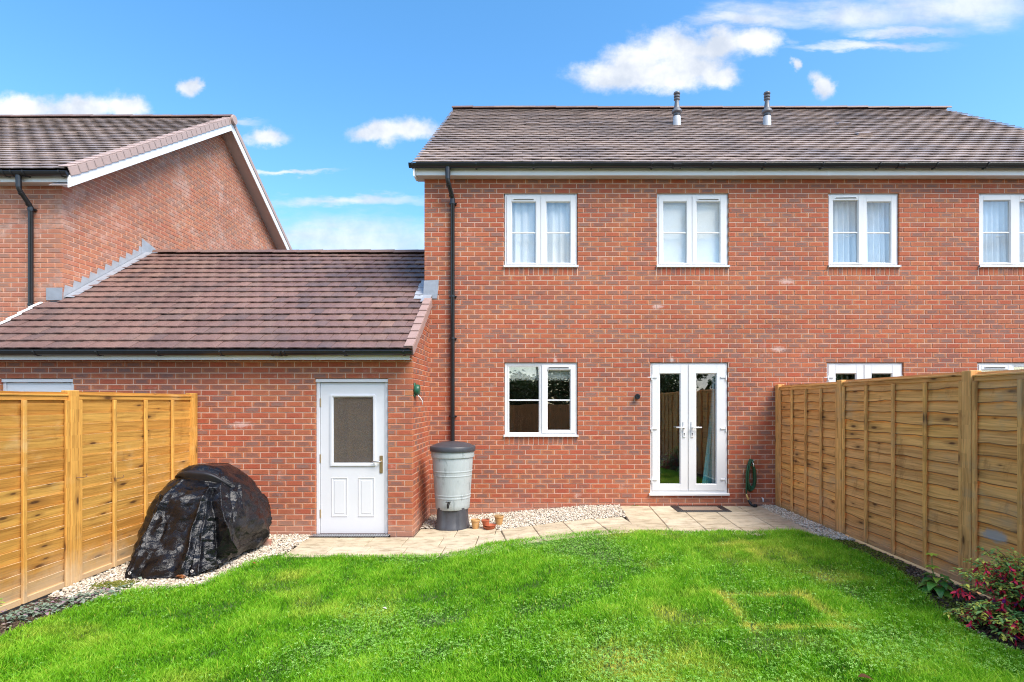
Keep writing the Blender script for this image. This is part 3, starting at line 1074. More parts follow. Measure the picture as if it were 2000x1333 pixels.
def patio_door(x0, x1, z0, z1):
    sc = (x1 - x0) / 1.207
    yf = .030
    X = lambda p: x0 + (p - 60) / 592.0 * sc
    Z = lambda p: z1 - (p - 52) / 579.0
    mb = MB()
    frame_ring(mb, x0 + .004, x1 - .004, z0, z1 - .004, .035, .035, .06, .035, yf, yf + .07)
    door = mb.build('patio_door', MAT['upvc'], house)
    mb = MB()
    mb.bbox(x0 - .022, x1 + .014, -.035, yf + .04, z0 - .033, z0 + .004, .004)
    mb.build('sill', MAT['upvc'], door)
    leaf = [((80, 408), (147, 342)), ((414, 752), (482, 675))]
    for i, ((l0, l1), (p0, p1)) in enumerate(leaf):
        mb = MB()
        zb, ztop = z0 + .04, z1 - .030
        frame_ring(mb, X(l0), X(l1), zb, ztop, X(p0) - X(l0), X(l1) - X(p1), Z(1148) - zb, ztop - Z(147), yf - .013, yf + .05, .012)
        mb.build('door_leaf', MAT['upvc'], door)
        mb = MB()
        mb.box(X(p0) - .006, X(p1) + .006, yf + .014, yf + .020, Z(1148) - .006, Z(147) + .006)
        mb.build('pane', MAT['glass'], door)
        hx = X(373) if i == 0 else X(447)
        s = -1 if i == 0 else 1
        mb = MB()
        mb.bbox(hx - .020, hx + .020, yf - .026, yf - .0135, Z(725), Z(580), .006)
        mb.build('handle_plate', MAT['upvc'], door)
        mb = MB()
        mb.tube([(hx, yf - .024, Z(634)), (hx, yf - .062, Z(634)), (hx + s * .02, yf - .066, Z(634)), (hx + s * .135, yf - .066, Z(633))], [.012, .012, .012, .010], 8)
        mb.build('handle', MAT['upvc'], door, True)
        mb = MB()
        mb.lathe([(0.008, 0), (.008, .002)], 12, M=Matrix.Translation((hx, yf - .0262, Z(688))) @ Matrix.Rotation(R(90), 4, 'X'))
        mb.box(hx - .004, hx + .004, yf - .0285, yf - .026, Z(705), Z(690))
        mb.build('keyhole', MAT['dark'], door)
        ex = X(80) if i == 0 else X(752)
        for q in (182, 645, 1102):
            mb = MB()
            mb.bbox(min(ex, ex - s * -.075) if s < 0 else ex - .075, ex + .075 if s < 0 else ex, yf - .027, yf - .0135, Z(q + 7), Z(q - 7), .003)
            mb.tube([(ex + s * .010, yf - .022, Z(q + 28)), (ex + s * .010, yf - .022, Z(q - 16))], .011, 8)
            mb.build('hinge', MAT['upvc'], door)
    return door


patio_door(*WIN[5][:4])
patio_door(*WIN[6][:4])
# white overflow stub and weep pipe on the wall by the hose
mb = MB()
mb.tube([(X_at(1489, 8.55), .02, .085), (X_at(1489, 8.55), -.045, .08), (X_at(1489, 8.55), -.055, .03)], .011, 8)
mb.build('overflow_pipe', MAT['upvc'], house, True)


# ------------------------------------------------------------------ curtains and blinds behind the glass
def cloth(name, mat_, x0, x1, z0, z1, y, folds, amp, label, cat, nx=90, nz=10, pinch=None, group=None):
    V, F, U = [], [], []
    ph = random.random() * 6
    for k in range(nz + 1):
        t = k / nz
        for i in range(nx + 1):
            s = i / nx
            xa, xb = x0, x1
            if pinch:
                xa, xb = pinch(t, x0, x1)
            a = amp * (.75 + .35 * math.sin(3 * t + ph))
            yy = y + a * math.sin(2 * math.pi * folds * s + .6 * math.sin(5 * s + ph) + .25 * math.sin(3 * t)) + .3 * a * math.sin(2 * math.pi * folds * 2.3 * s + ph)
            V.append((xa + (xb - xa) * s, yy, z0 + (z1 - z0) * t))
    for k in range(nz):
        for i in range(nx):
            q = k * (nx + 1) + i
            F.append((q, q + 1, q + nx + 2, q + nx + 1))
    mb = MB()
    mb.add(V, F)
    o = mb.build(name, mat_, None, True)
    so = o.modifiers.new('cloth_thickness', 'SOLIDIFY')
    so.thickness = .002
    return tag(o, label, cat, group)


def m_cloth(name, col, tr=.35, stripe=None):
    m, n = material(name)
    p = n.pos()
    c = n.mix(n.noise(p, 6.0), tuple(x * .93 for x in col) + (1,), tuple(min(1, x * 1.05) for x in col) + (1,))
    finish(n, c, .85, n.noise(p, 300.0, 2.0), .2, .001, 0, .1, trans=tr)
    return m


MAT['sheer'] = m_cloth('white_net', (.90, .91, .92), .12)
MAT['blind'] = m_cloth('pale_blind', (.90, .92, .92), .08)
MAT['pleat'] = m_cloth('blue_grey_curtain', (.78, .84, .90), .1)
MAT['teal'] = m_cloth('teal_curtain', (.12, .48, .54), .1)
MAT['slat'] = m_cloth('grey_slat', (.45, .50, .47), .1)
W = WIN
cloth('curtain', MAT['sheer'], W[0][0] - .05, W[0][1] + .05, Z_SILL1 - .15, Z_HEAD1 + .05, .135, 9, .020, 'white net curtain behind the upstairs window nearest the long black downpipe', 'curtain')
mb = MB()
mb.box(W[1][0] + .03, W[1][1] - .03, 0.110, .113, Z_SILL1 + .02, Z_HEAD1 - .02)
mb.tube([(W[1][0] + .03, .125, Z_HEAD1 - .03), (W[1][1] - .03, .125, Z_HEAD1 - .03)], .02, 10)
tag(mb.build('roller_blind', MAT['blind']), 'plain white roller blind closed behind the upstairs window above the patio doors', 'blind')
cloth('curtain', MAT['pleat'], W[2][0] - .05, W[2][1] + .05, Z_SILL1 - .15, Z_HEAD1 + .05, .150, 13, .040, 'pale blue pleated curtain behind upstairs window whose left sash stands ajar, third from the downpipe', 'curtain', 160, group='pleated curtains')
cloth('curtain', MAT['pleat'], W[3][0] - .05, W[3][1] + .05, Z_SILL1 - .15, Z_HEAD1 + .05, .150, 13, .040, 'pale pleated curtain behind the upstairs window cut off by the right edge of the photo', 'curtain', 160, group='pleated curtains')


def m_roman():
    m, n = material('patterned_roman_blind')
    p = n.pos()
    z = n.n('ShaderNodeSeparateXYZ', {0: p}).outputs[2]
    band = n.m('MULTIPLY', n.step(z, 1.905, 1.912), n.m('SUBTRACT', 1.0, n.step(z, 1.935, 1.952)))
    vo = n.n('ShaderNodeTexVoronoi', {'Vector': n.scale(p, (55, 0, 60)), 'Scale': 1.0}, feature='F1').outputs['Distance']
    blot = n.m('SUBTRACT', 1.0, n.step(vo, .38, .48))
    c = n.mix(n.m('MULTIPLY', band, blot), (.88, .90, .84, 1), (.02, .02, .025, 1))
    finish(n, c, .9, None, trans=.25)
    return m


cloth('roman_blind', m_roman(), W[4][0] + .03, W[4][1] - .03, 1.908, Z_HEAD0 - .01, .100, 2.3, .008, 'white gathered blind with dark patterned hem at the top of kitchen window', 'blind', 80, 10)
cloth('curtain', m_cloth('white_curtain', (.86, .90, .90), .2), X_at(1390, 8.69), X_at(1405, 8.69), .14, 2.16, .115, 3, .015, 'narrow white curtain hanging inside the right patio door leaf', 'curtain', 40, 12)
cloth('curtain', MAT['teal'], X_at(1368, 8.74), X_at(1412, 8.74), .13, 2.16, .16, 4, .02, 'teal curtain gathered behind the white one inside the patio door', 'curtain', 60, 16,
      pinch=lambda t, a, b: (a + (b - a) * min(1, max(0, t - .02)) ** .8 * .62, b))


def vertical_blind(x0, x1, z0, z1, label):
    root = empty('vertical_blind', ((x0 + x1) / 2, .19, z1), label, 'blind', 'vertical blinds next door')
    mb = MB()
    mb.box(x0, x1, .175, .205, z1 - .03, z1)
    mb.build('head_rail', MAT['upvc'], root)
    n = int((x1 - x0) / .085)
    me = MB()
    me.box(-.040, .040, -.001, .001, z0 - z1, -.03)
    ms = me.mesh('slat', MAT['slat'])
    for i in range(n):
        link('slat', ms, root, Matrix.Translation((x0 + (i + .5) * (x1 - x0) / n, .19, z1)) @ Matrix.Rotation(R(38), 4, 'Z'))


vertical_blind(W[6][0] + .04, W[6][1] - .04, .18, Z_HEAD0 - .02, 'grey vertical blind behind the patio doors seen above the right fence')
vertical_blind(W[7][0] + .04, W[7][1] - .04, Z_SILL0 + .02, Z_HEAD0 - .02, 'grey vertical blind behind the window at the right edge of the photo, above the fence')


# ------------------------------------------------------------------ garage between the two houses
SIDE = Matrix(((0, -1, 0, 0), (1, 0, 0, 0), (0, 0, 1, 0), (0, 0, 0, 1)))    # local x -> +y, outward -> +x
GX0, GX1, GYF = -7.20, -1.58, -1.24
garage = empty('garage', ((GX0 + GX1) / 2, GYF, -.2), 'low brick garage with plum tiled roof and white door, between the two houses', 'garage')
GDOORS = [(-2.873, -1.913), (-7.045, -6.088)]
GZ0, GTOP = 1.88 - .075 * 28, 2.13
EY0, EZ0, EYR, EZR = -1.465, 2.235, 1.73, 4.325
gslope = (EZR - EZ0) / (EYR - EY0)
mb = MB()
T = Matrix.Translation((0, GYF, 0))
xs = sorted({GX0, GX1 - .0065} | {v for a, b in GDOORS for v in (a - .006, b + .006)})
wall_sheet(mb, T, xs, [-.5, -.19, 1.883, GTOP + .05], lambda x, z: -.19 < z < 1.88 and any(a - .01 < x < b + .01 for a, b in GDOORS), .0065, .20)
# side wall, sloping top
xw = GX1 - .0065
v = [(xw, GYF + .20, -.5), (xw, -.002, -.5), (xw, -.002, EZ0 + gslope * (0 - EY0) - .05), (xw, GYF + .20, EZ0 + gslope * (GYF + .2 - EY0) - .05)]
mb.add(v + [(x - .19, y, z) for x, y, z in v], [(0, 1, 2, 3), (7, 6, 5, 4), (3, 2, 6, 7), (1, 5, 6, 2)])
gwall = mb.build('wall', MAT['mortar'], garage)
mb = MB()
mb.box(GX0, GX1 - .2, 3.4, 3.5, -.4, 2.6)
mb.build('inner_wall', MAT['render'], garage)
items = []
k, z = 0, GZ0
GS = Matrix.Translation((GX1, 0, 0)) @ SIDE
while z < 3.2:
    zc = z + .0375
    if z < GTOP:
        cuts = sorted((a, b) for a, b in GDOORS if -.19 < zc < 1.88)
        ivs, a = [], GX0
        for c0, c1 in cuts:
            ivs.append((a, c0)); a = c1
        ivs.append((a, GX1 - (0 if k % 2 == 0 else .1125)))
        for a, b in ivs:
            brick_course(items, T, a, b, zc, GX1 + .010 + (0 if k % 2 == 0 else .1125))
    ya = GYF + (.1125 if k % 2 == 0 else 0)
    ya2 = EY0 + (z + .16 - EZ0) / gslope
    brick_course(items, GS, max(ya, ya2), -.004, zc, GYF + (.1125 if k % 2 == 0 else 0), boost=.6)
    k += 1
    z += .075
place_pieces(items, 'brick', MAT['brick'], 'brickwork', gwall)
mb = MB()
mb.box(GX0, GX1 - .2, GYF + .21, 3.39, -.3, -.19)
mb.build('floor', MAT['floor_in'], garage)

# roof: right verge in front of the house; left verge in front of the left house
LFY = -.11
GVR, GVL, LGX = -1.545, -7.39, -7.19
def g_range(r, y):
    xb = GVR if y < -.13 else HX0 - .004
    xa = GVL if y < LFY - .15 else LGX + .02
    return xa, xb
mb = MB()
def slab_roof(x0, x1, y0, y1):
    za, zb = EZ0 + gslope * (y0 - EY0), EZ0 + gslope * (y1 - EY0)
    v = [(x0, y0, za), (x1, y0, za), (x1, y1, zb), (x0, y1, zb)]
    v += [(x, y, z - .06) for x, y, z in v]
    mb.add(v, [(0, 1, 2, 3), (7, 6, 5, 4), (0, 4, 5, 1), (1, 5, 6, 2), (3, 2, 6, 7), (0, 3, 7, 4)])
slab_roof(GVL + .03, GVR - .03, EY0 + .02, LFY - .005)
slab_roof(LGX + .01, HX0 - .006, LFY - .004, EYR)
v = [(LGX + .01, EYR, EZR - .01), (HX0 - .006, EYR, EZR - .01), (HX0 - .006, 4.9, EZ0), (LGX + .01, 4.9, EZ0)]
mb.add(v + [(x, y, z - .06) for x, y, z in v], [(0, 1, 2, 3), (7, 6, 5, 4)])
groof = mb.build('roof', MAT['dark'], garage)
items = []
tile_slope(items, EY0, EZ0 + .004, EYR, EZR + .004, g_range, .185, 18, .014, .004, gap=.007)
place_pieces(items, 'roof_tile', MAT['tile_garage'], 'roof_tiling', groof)
ridge_row(groof, LGX + .18, HX0 - .01, EYR, EZR - .01, MAT['tile_garage'], .46, .105)


def verge_caps(parent, xe, side, y0, z0, y1, z1, n, mat, hgt=.13, wid=.10, taper=0.0):
    """stepped L-shaped caps up the edge of a roof; side=+1: edge looks to +x"""
    ang = math.atan2(z1 - z0, y1 - y0)
    ln = math.hypot(y1 - y0, z1 - z0) / n
    b = MB()
    w0, w1 = (-wid, .016) if side > 0 else (-.016, wid)
    b.bbox(w0, w1, 0, ln + .03, .012, .030, .004)
    e0, e1 = (.0, .016) if side > 0 else (-.016, .0)
    b.bbox(e0, e1, .0005, ln + .03, -hgt, .0105, .004)
    ms = b.mesh('verge_cap', mat)
    for i in range(n):
        t = i / n
        M = Matrix.Translation((xe, y0 + (y1 - y0) * t, z0 + (z1 - z0) * t + .034)) @ Matrix.Rotation(ang - .075, 4, 'X')
        link('verge_cap', ms, parent, M)


verge_caps(groof, GVR, 1, EY0, EZ0, -.145, EZ0 + gslope * (-.145 - EY0), 7, MAT['verge_garage'], .10)
verge_caps(groof, GVL, -1, EY0, EZ0, LFY - .16, EZ0 + gslope * (LFY - .16 - EY0), 7, MAT['fascia'], .05, .03)
mb = MB()
mb.box(GVL + .06, GVR - .045, -1.395, -1.378, GTOP - .012, 2.205)
gfas = mb.build('fascia', MAT['fascia'], garage)
mb = MB()
for px in (616, 270): 
    x = X_at(px, 7.18); mb.box(x - .002, x + .002, -1.3965, -1.38, GTOP - .0125, 2.2)
mb.build('joint', MAT['soffit'], gfas)
mb = MB()
mb.box(GVL + .06, GVR - .05, -1.377, -1.20, GTOP + .003, GTOP + .012)
mb.build('soffit', MAT['soffit'], garage)
gutter(garage, GVL + .02, GVR + .008, -1.455, 2.222, [X_at(p, 7.1) for p in (70, 192, 310, 432, 556, 674, 789)], [X_at(540, 7.1)], .052)

# lead flashing: stepped up the left house's gable, and round the corner of the main house
def lead_piece(verts, faces, mat=None, th=.003, name='lead_flashing'):
    b = MB()
    b.add(verts, faces)
    o = b.build(name, mat or MAT['lead'], garage)
    so = o.modifiers.new('sheet_thickness', 'SOLIDIFY')
    so.thickness = th
    return o
gz = lambda y: EZ0 + gslope * (y - EY0) + .035
xg = LGX + .006
ys0, ys1, n = LFY + .02, EYR - .05, 11
for i in range(n):
    ya = ys0 + (ys1 - ys0) * i / n
    yb = ys0 + (ys1 - ys0) * (i + 1.12) / n
    za, zb = gz(ya), gz(yb)
    f = .004 * (i % 2)
    lead_piece([(xg + f, ya, za - .02), (xg + f, yb, zb - .02), (xg + f, yb, zb + .075), (xg + f, ya + .03, zb + .085), (xg + f, ya, za + .06)], [(0, 1, 2, 3, 4)], MAT['leadpale'])
    o0, o1 = xg + .012 + f, xg + .13 + .02 * random.random()
    lead_piece([(o0, ya, za + .012), (o0, yb, zb + .012), (o1, yb + .02, zb + .008), (o1, ya + .01, za + .006)], [(0, 1, 2, 3)], MAT['lead'])
lead_piece([(xg + .005, EYR - .12, EZR - .04), (xg + .005, EYR + .30, EZR - .04), (xg + .005, EYR + .30, EZR + .15), (xg + .005, EYR - .12, EZR + .26)], [(0, 1, 2, 3)], MAT['leadpale'])
lead_piece([(LGX - .24, LFY - .006, gz(LFY) - .03), (LGX + .012, LFY - .008, gz(LFY) - .03), (LGX + .012, LFY - .008, gz(LFY) + .16), (LGX - .24, LFY - .006, gz(LFY) + .16)], [(0, 1, 2, 3)], MAT['lead'])
# corner of the main house
yq = -.16
lead_piece([(HX0 - .02, -.0085, gz(-.0085) - .05), (X_at(854, 8.56), -.0085, gz(-.0085) - .05), (X_at(857, 8.56), -.008, gz(0) + .235), (HX0 - .004, -.008, gz(0) + .22)], [(0, 1, 2, 3)])
lead_piece([(HX0 - .02, -.24, gz(-.24) + .008), (GVR - .005, -.24, gz(-.24) + .008), (GVR + .0, -.012, gz(-.012) + .010), (HX0 - .02, -.012, gz(-.012) + .010)], [(0, 1, 2, 3)])
for i in range(5):
    ya, yb = -.14 + i * .13, -.14 + i * .13 + .125
    za, zb = gz(ya) + .010 + .004 * (i % 2), gz(yb) + .010 + .004 * (i % 2)
    lead_piece([(HX0 - .14 - .01 * (i % 2), ya, za), (HX0 - .012, ya, za), (HX0 - .012, yb, zb), (HX0 - .14 - .01 * (i % 2), yb, zb)], [(0, 1, 2, 3)], MAT['leadpale'])


def garage_door(x0, x1, hinge_left=True):
    yf = GYF + .035
    s = 1 / 595.7
    X = lambda p: (x0 + (p - 65) * s) if hinge_left else (x1 - (p - 65) * s)
    Z = lambda p: 1.88 - (p - 40) * s
    lo = lambda a, b: (min(X(a), X(b)), max(X(a), X(b)))
    mb = MB()
    for p0, p1 in ((65, 93), (610, 637)):
        a, b = lo(p0, p1)
        mb.bbox(a + .002, b - .002, yf, yf + .09, -.185, 1.872, .003)
    a, b = lo(62, 639)
    mb.bbox(a, b, yf - .022, yf + .088, Z(68), 1.876, .004)
    door = mb.build('door', MAT['doorpaint'], garage)
    # leaf with an opening for the glass
    la, lb = lo(96, 607)
    ga, gb = lo(198, 512)
    mb = MB()
    wall_sheet(mb, Matrix.Translation((0, yf, 0)), [la, ga, gb, lb], [Z(1268), Z(707), Z(183), Z(72)], lambda x, z: ga < x < gb and Z(707) < z < Z(183), .012, .055)
    a, b = lo(176, 534)
    frame_ring(mb, a, b, Z(733), Z(168), .028, .028, .030, .022, yf - .006, yf + .02, .010)
    for p0, p1 in ((183, 313), (396, 526)):
        a, b = lo(p0, p1)
        z0, z1 = Z(1136), Z(824)
        # moulded panel: a bevelled bead round a raised field
        rings = [(0, .0118), (.008, .004), (.018, .0155), (.034, .016), (.046, .008)]
        V = []
        for off, dy in rings:
            V += [(a + off, yf + dy, z0 + off), (b - off, yf + dy, z0 + off), (b - off, yf + dy, z1 - off), (a + off, yf + dy, z1 - off)]
        F = []
        for r in range(len(rings) - 1):
            for q in range(4):
                F.append((r * 4 + q, r * 4 + (q + 1) % 4, r * 4 + 4 + (q + 1) % 4, r * 4 + 4 + q))
        F.append(tuple(len(V) - 4 + q for q in range(4)))
        mb.add(V, F)
    mb.build('door_leaf', MAT['doorpaint'], door)
    mb = MB()
    mb.box(ga - .004, gb + .004, yf + .024, yf + .030, Z(709), Z(181))
    mb.build('pane', MAT['glass_door'], door)
    mb = MB()
    a, b = lo(566, 592)
    mb.bbox(a, b, yf + .002, yf + .0115, Z(790), Z(650), .004)
    mb.build('handle_plate', MAT['brass'], door)
    mb = MB()
    hx = X(579)
    d = X(525) - hx
    mb.tube([(hx, yf + .005, Z(697)), (hx, yf - .035, Z(697)), (hx + d * .15, yf - .04, Z(697)), (hx + d * 1.2, yf - .04, Z(695))], [.010, .010, .010, .008], 8)
    mb.build('handle', MAT['metal'], door, True)
    for p in (228, 672, 1110):
        mb = MB()
        hx = X(96)
        mb.tube([(hx, yf + .004, Z(p - 32)), (hx, yf + .004, Z(p + 32))], .0085, 8)
        mb.build('hinge', MAT['brass'], door)
    mb = MB()
    a, b = lo(60, 640)
    mb.bbox(a, b, yf - .045, yf + .08, -.235, -.187, .004)
    mb.build('threshold', simple('brown_threshold', (.13, .07, .065), .6), door)


garage_door(*GDOORS[0])
garage_door(*GDOORS[1], hinge_left=False)
drain = empty('drain_channel', (X_at(686, 7.25), -1.30, -.19), 'narrow grey drainage grating along the threshold of the white garage door', 'drain')
mb = MB()
a, b = X_at(608, 7.25), X_at(760, 7.25)
mb.box(a, b, -1.385, -1.378, -.24, -.176)
mb.box(a, b, -1.262, -1.256, -.24, -.176)
mb.box(a, b, -1.377, -1.263, -.24, -.205)
mb.build('channel', MAT['dark'], drain)
mb = MB()
n = 46
for i in range(n):
    x = a + (b - a) * (i + .5) / n
    mb.add([(x - .007, -1.377, -.177), (x + .006, -1.377, -.177), (x + .006 + .01, -1.263, -.177), (x - .007 + .01, -1.263, -.177)], [(0, 1, 2, 3)])
tag(mb.build('grating', simple('galvanised_grating', (.50, .51, .53), .45, .15, 20, 0, .5), drain), kind='stuff')

# ------------------------------------------------------------------ the house on the left
lh = empty('neighbouring_house', (-10, LFY, -.35), 'left brick house with white bargeboards on its gable end, rising behind the garage', 'house')
LEAV = 4.87
LDX = LGX
mb = MB()
wall_sheet(mb, Matrix.Translation((0, LFY, 0)), [-14.5, LGX - .0065], [-.6, LEAV + .06], lambda x, z: False, .0065, .25)
LYB = 8.37
LYR, LZR = 4.13, 8.07
LRY0, LRZ0 = -.37, 5.01
lsl = (LZR - LRZ0) / (LYR - LRY0)
xg2 = LGX - .0065
v = [(xg2, LFY + .25, -.6), (xg2, LYB, -.6), (xg2, LYB, LRZ0 - .05), (xg2, LYR, LZR - .06), (xg2, LFY + .25, LRZ0 + lsl * (LFY + .25 - LRY0) - .06)]
mb.add(v + [(x - .24, y, z) for x, y, z in v], [(0, 1, 2, 3, 4), (9, 8, 7, 6, 5)])
lwall = mb.build('wall', MAT['mortar'], lh)
items = []
LT = Matrix.Translation((0, LFY, 0))
LS = Matrix.Translation((LGX, 0, 0)) @ SIDE
k, z = 0, LEAV - .075 * 70 + .03
while z < LZR:
    zc = z + .0375
    if z < LEAV + .03 and z > 1.0:
        brick_course(items, LT, -11.5, LGX - (0 if k % 2 == 0 else .1125), zc, LGX + .010 + (0 if k % 2 == 0 else .1125))
    if z > 2.2:
        ya, yb = LFY + (.1125 if k % 2 == 0 else 0), LYB
        if z + .1 > LRZ0 + lsl * (LFY - LRY0) - .05:
            ya = LRY0 + (z + .12 - LRZ0) / lsl
            yb = LYR + (LYR - ya)
        if yb - ya > .1:
            brick_course(items, LS, ya, min(yb, LYB), zc, LFY + (.1125 if k % 2 == 0 else 0), boost=.45)
    k += 1
    z += .075
place_pieces(items, 'brick', MAT['brick_sun_tint'], 'brickwork', lwall)
LVX = -6.89
mb = MB()
deck(mb, -14.4, LVX - .02, LRY0 + .02, LRZ0, LYR, LZR, 2 * LYR - LRY0, LRZ0)
lroof = mb.build('roof', MAT['dark'], lh)
items = []
tile_slope(items, LRY0, LRZ0 + .004, LYR, LZR + .004, lambda r, y: (-12.8, LVX - .05), .300, 29, .012, gap=.008)
place_pieces(items, 'roof_tile', MAT['tile'], 'roof_tiling', lroof)
ridge_row(lroof, -12.8, LVX + .02, LYR, LZR - .012, MAT['ridge'], .46)
verge_caps(lroof, LVX, 1, LRY0, LRZ0, LYR - .02, LZR - .014, 29, MAT['verge'], .11, .13)
# back slope edge caps, seen from the side
mb = MB()
yb = 2 * LYR - LRY0
verge_n = 29
v = [(LVX + .014, LYR, LZR + .03), (LVX + .014, yb, LRZ0 + .03), (LVX + .014, yb, LRZ0 - .09), (LVX + .014, LYR, LZR - .09)]
mb.add(v + [(x - .14, y, z) for x, y, z in v], [(0, 3, 2, 1), (4, 5, 6, 7), (0, 1, 5, 4), (3, 7, 6, 2), (1, 2, 6, 5)])
mb.build('verge_strip', MAT['verge'], lroof)
mb = MB()
mb.lathe([(.0, 0), (.10, .0), (.105, .03), (.10, .06)], 14, M=Matrix.Translation((LVX + .075, LYR, LZR - .02)) @ Matrix.Rotation(R(-90), 4, 'Y'))
mb.build('ridge_end_cap', MAT['verge'], lroof, True, 40)
for nm, yA, zA in (('front', LRY0 + .03, LRZ0 + .03 * lsl), ('back', yb - .03, LRZ0 + .03 * lsl)):
    mb = MB()
    x0, x1 = LVX - .022, LVX - .002
    s1, s2 = -.085, -.265
    apex = LZR + .0
    v = [(x1, yA, zA + s1), (x1, LYR, apex + s1), (x1, LYR, apex + s2), (x1, yA, zA + s2)]
    mb.add(v + [(x0, y, z) for x, y, z in v], [(0, 3, 2, 1), (4, 5, 6, 7), (0, 1, 5, 4), (3, 7, 6, 2), (0, 4, 7, 3), (1, 2, 6, 5)])
    mb.build('bargeboard', MAT['fascia'], lh)
    mb = MB()
    v = [(LVX - .023, yA, zA + s2 + .03), (LVX - .023, LYR, apex + s2 + .03), (LGX - .01, LYR, apex + s2 + .03), (LGX - .01, yA, zA + s2 + .03)]
    mb.add(v + [(x, y, z + .01) for x, y, z in v], [(0, 1, 2, 3), (7, 6, 5, 4), (0, 4, 5, 1)])
    mb.build('soffit', simple('pinkish_soffit', (.52, .44, .42), .6), lh)
mb = MB()
mb.box(-14.3, LVX - .022, LFY - .17, LFY - .15, LEAV - .0, 4.985)
mb.build('fascia', MAT['fascia'], lh)
mb = MB()
mb.box(-14.3, LVX - .27, LFY - .148, LFY + .05, LEAV + .003, LEAV + .012)
mb.build('soffit', MAT['soffit'], lh)
gutter(lh, -14.3, X_at(131, 8.2), LFY - .235, 4.985, [X_at(p, 8.2) for p in (8, 24, 48, 118)], [], .056)
downpipe(lh, X_at(36, 8.22), X_at(56, 8.37), LFY - .235, 4.93, LFY - .055, .5, (4.50, 3.05, 1.4))

# ------------------------------------------------------------------ paving
def slab_mesh(mb, q, tone, top=0.0, th=.04, b=.007):
    """q: four corners (x, y) anticlockwise"""
    c = (sum(p[0] for p in q) / 4, sum(p[1] for p in q) / 4)
    tilt = random.uniform(-.003, .003)
    def P(p, k, z):
        dx, dy = c[0] - p[0], c[1] - p[1]
        l = math.hypot(dx, dy)
        x, y = p[0] + dx / l * k, p[1] + dy / l * k
        return (x, y, ground_z(x, y) + z + tilt)
    V = [P(p, b * 1.4, top) for p in q] + [P(p, 0, top - b) for p in q] + [P(p, 0, top - th) for p in q]
    F = [(0, 1, 2, 3)]
    for k in (0, 4):
        for i in range(4):
            j = (i + 1) % 4
            F.append((k + 4 + i, k + 4 + j, k + j, k + i))
    mb.add(V, F, None, tone)


def m_slab():
    m, n = material('buff_paving')
    tone = n.attr('tone')
    p = n.pos()
    wn = n.n('ShaderNodeTexWhiteNoise', {'W': n.m('MULTIPLY', tone, 31.7)}, noise_dimensions='1D').outputs['Value']
    c = n.ramp(wn, [(0, (.47, .39, .27)), (.5, (.53, .45, .32)), (1, (.57, .49, .365))])
    a = n.noise(n.scale(p, (1, 1.6, 1)), 5.0, 6.0, .65)
    c = n.mix(1.0, c, n.ramp(a, [(.28, (.55, .50, .43)), (.5, (1, 1, 1)), (.75, (1.28, 1.26, 1.22))]), 'MULTIPLY')
    st = n.noise(n.v('ADD', p, (3, 1, 0)), 13.0, 6.0, .75)
    c = n.mix(n.m('MULTIPLY', n.step(st, .60, .72), .55), c, (.20, .16, .10, 1))
    f = n.noise(p, 140.0, 4.0, .7)
    c = n.mix(1.0, c, n.ramp(f, [(.3, (.82, .81, .79)), (.7, (1.1, 1.1, 1.1))]), 'MULTIPLY')
    finish(n, c, .8, n.m('ADD', n.m('MULTIPLY', a, 1.5), f), .5, .006, 0, .3)
    return m


MAT['slab'] = m_slab()
MAT['joint'] = simple('sandy_joint', (.17, .14, .095), .9, .4, 12, .3)


def paving(name, label, quads, bed):
    mb = MB()
    for q in quads:
        cx, cy = sum(p[0] for p in q) / 4, sum(p[1] for p in q) / 4
        v = []
        for x, y in q:
            l = math.hypot(x - cx, y - cy)
            x, y = x + (x - cx) / l * .012, y + (y - cy) / l * .012
            v.append((x, y, ground_z(x, y) - .012 - random.random() * .002))
        mb.add(v, [(0, 1, 2, 3)])
    root = tag(mb.build(name, MAT['joint']), label, kind='structure')
    for q in quads:
        b = MB()
        slab_mesh(b, q, random.random())
        b.build('slab', MAT['slab'], root)
    return root


def cells(o, ux, uy, nx, ny, px, py, gap=.008):
    out = []
    for j in range(ny):
        for i in range(nx):
            def C(a, b): return (o[0] + ux[0] * a + uy[0] * b, o[1] + ux[1] * a + uy[1] * b)
            a0, a1 = i * px + gap / 2, (i + 1) * px - gap / 2
            b0, b1 = j * py + gap / 2, (j + 1) * py - gap / 2
            out.append([C(a0, b1), C(a1, b1), C(a1, b0), C(a0, b0)])
    return out


PO = (1.352, -.055)
PUY = (-.044, -1.0)
q = cells(PO, (1, 0), PUY, 5, 4, .452, .462)
paving('patio', 'buff square paving slabs in front of the patio doors', q, [(PO[0], PO[1]), (PO[0] - .081, PO[1] - 1.85), (PO[0] - .081 + 2.26, PO[1] - 1.85), (PO[0] + 2.26, PO[1])])
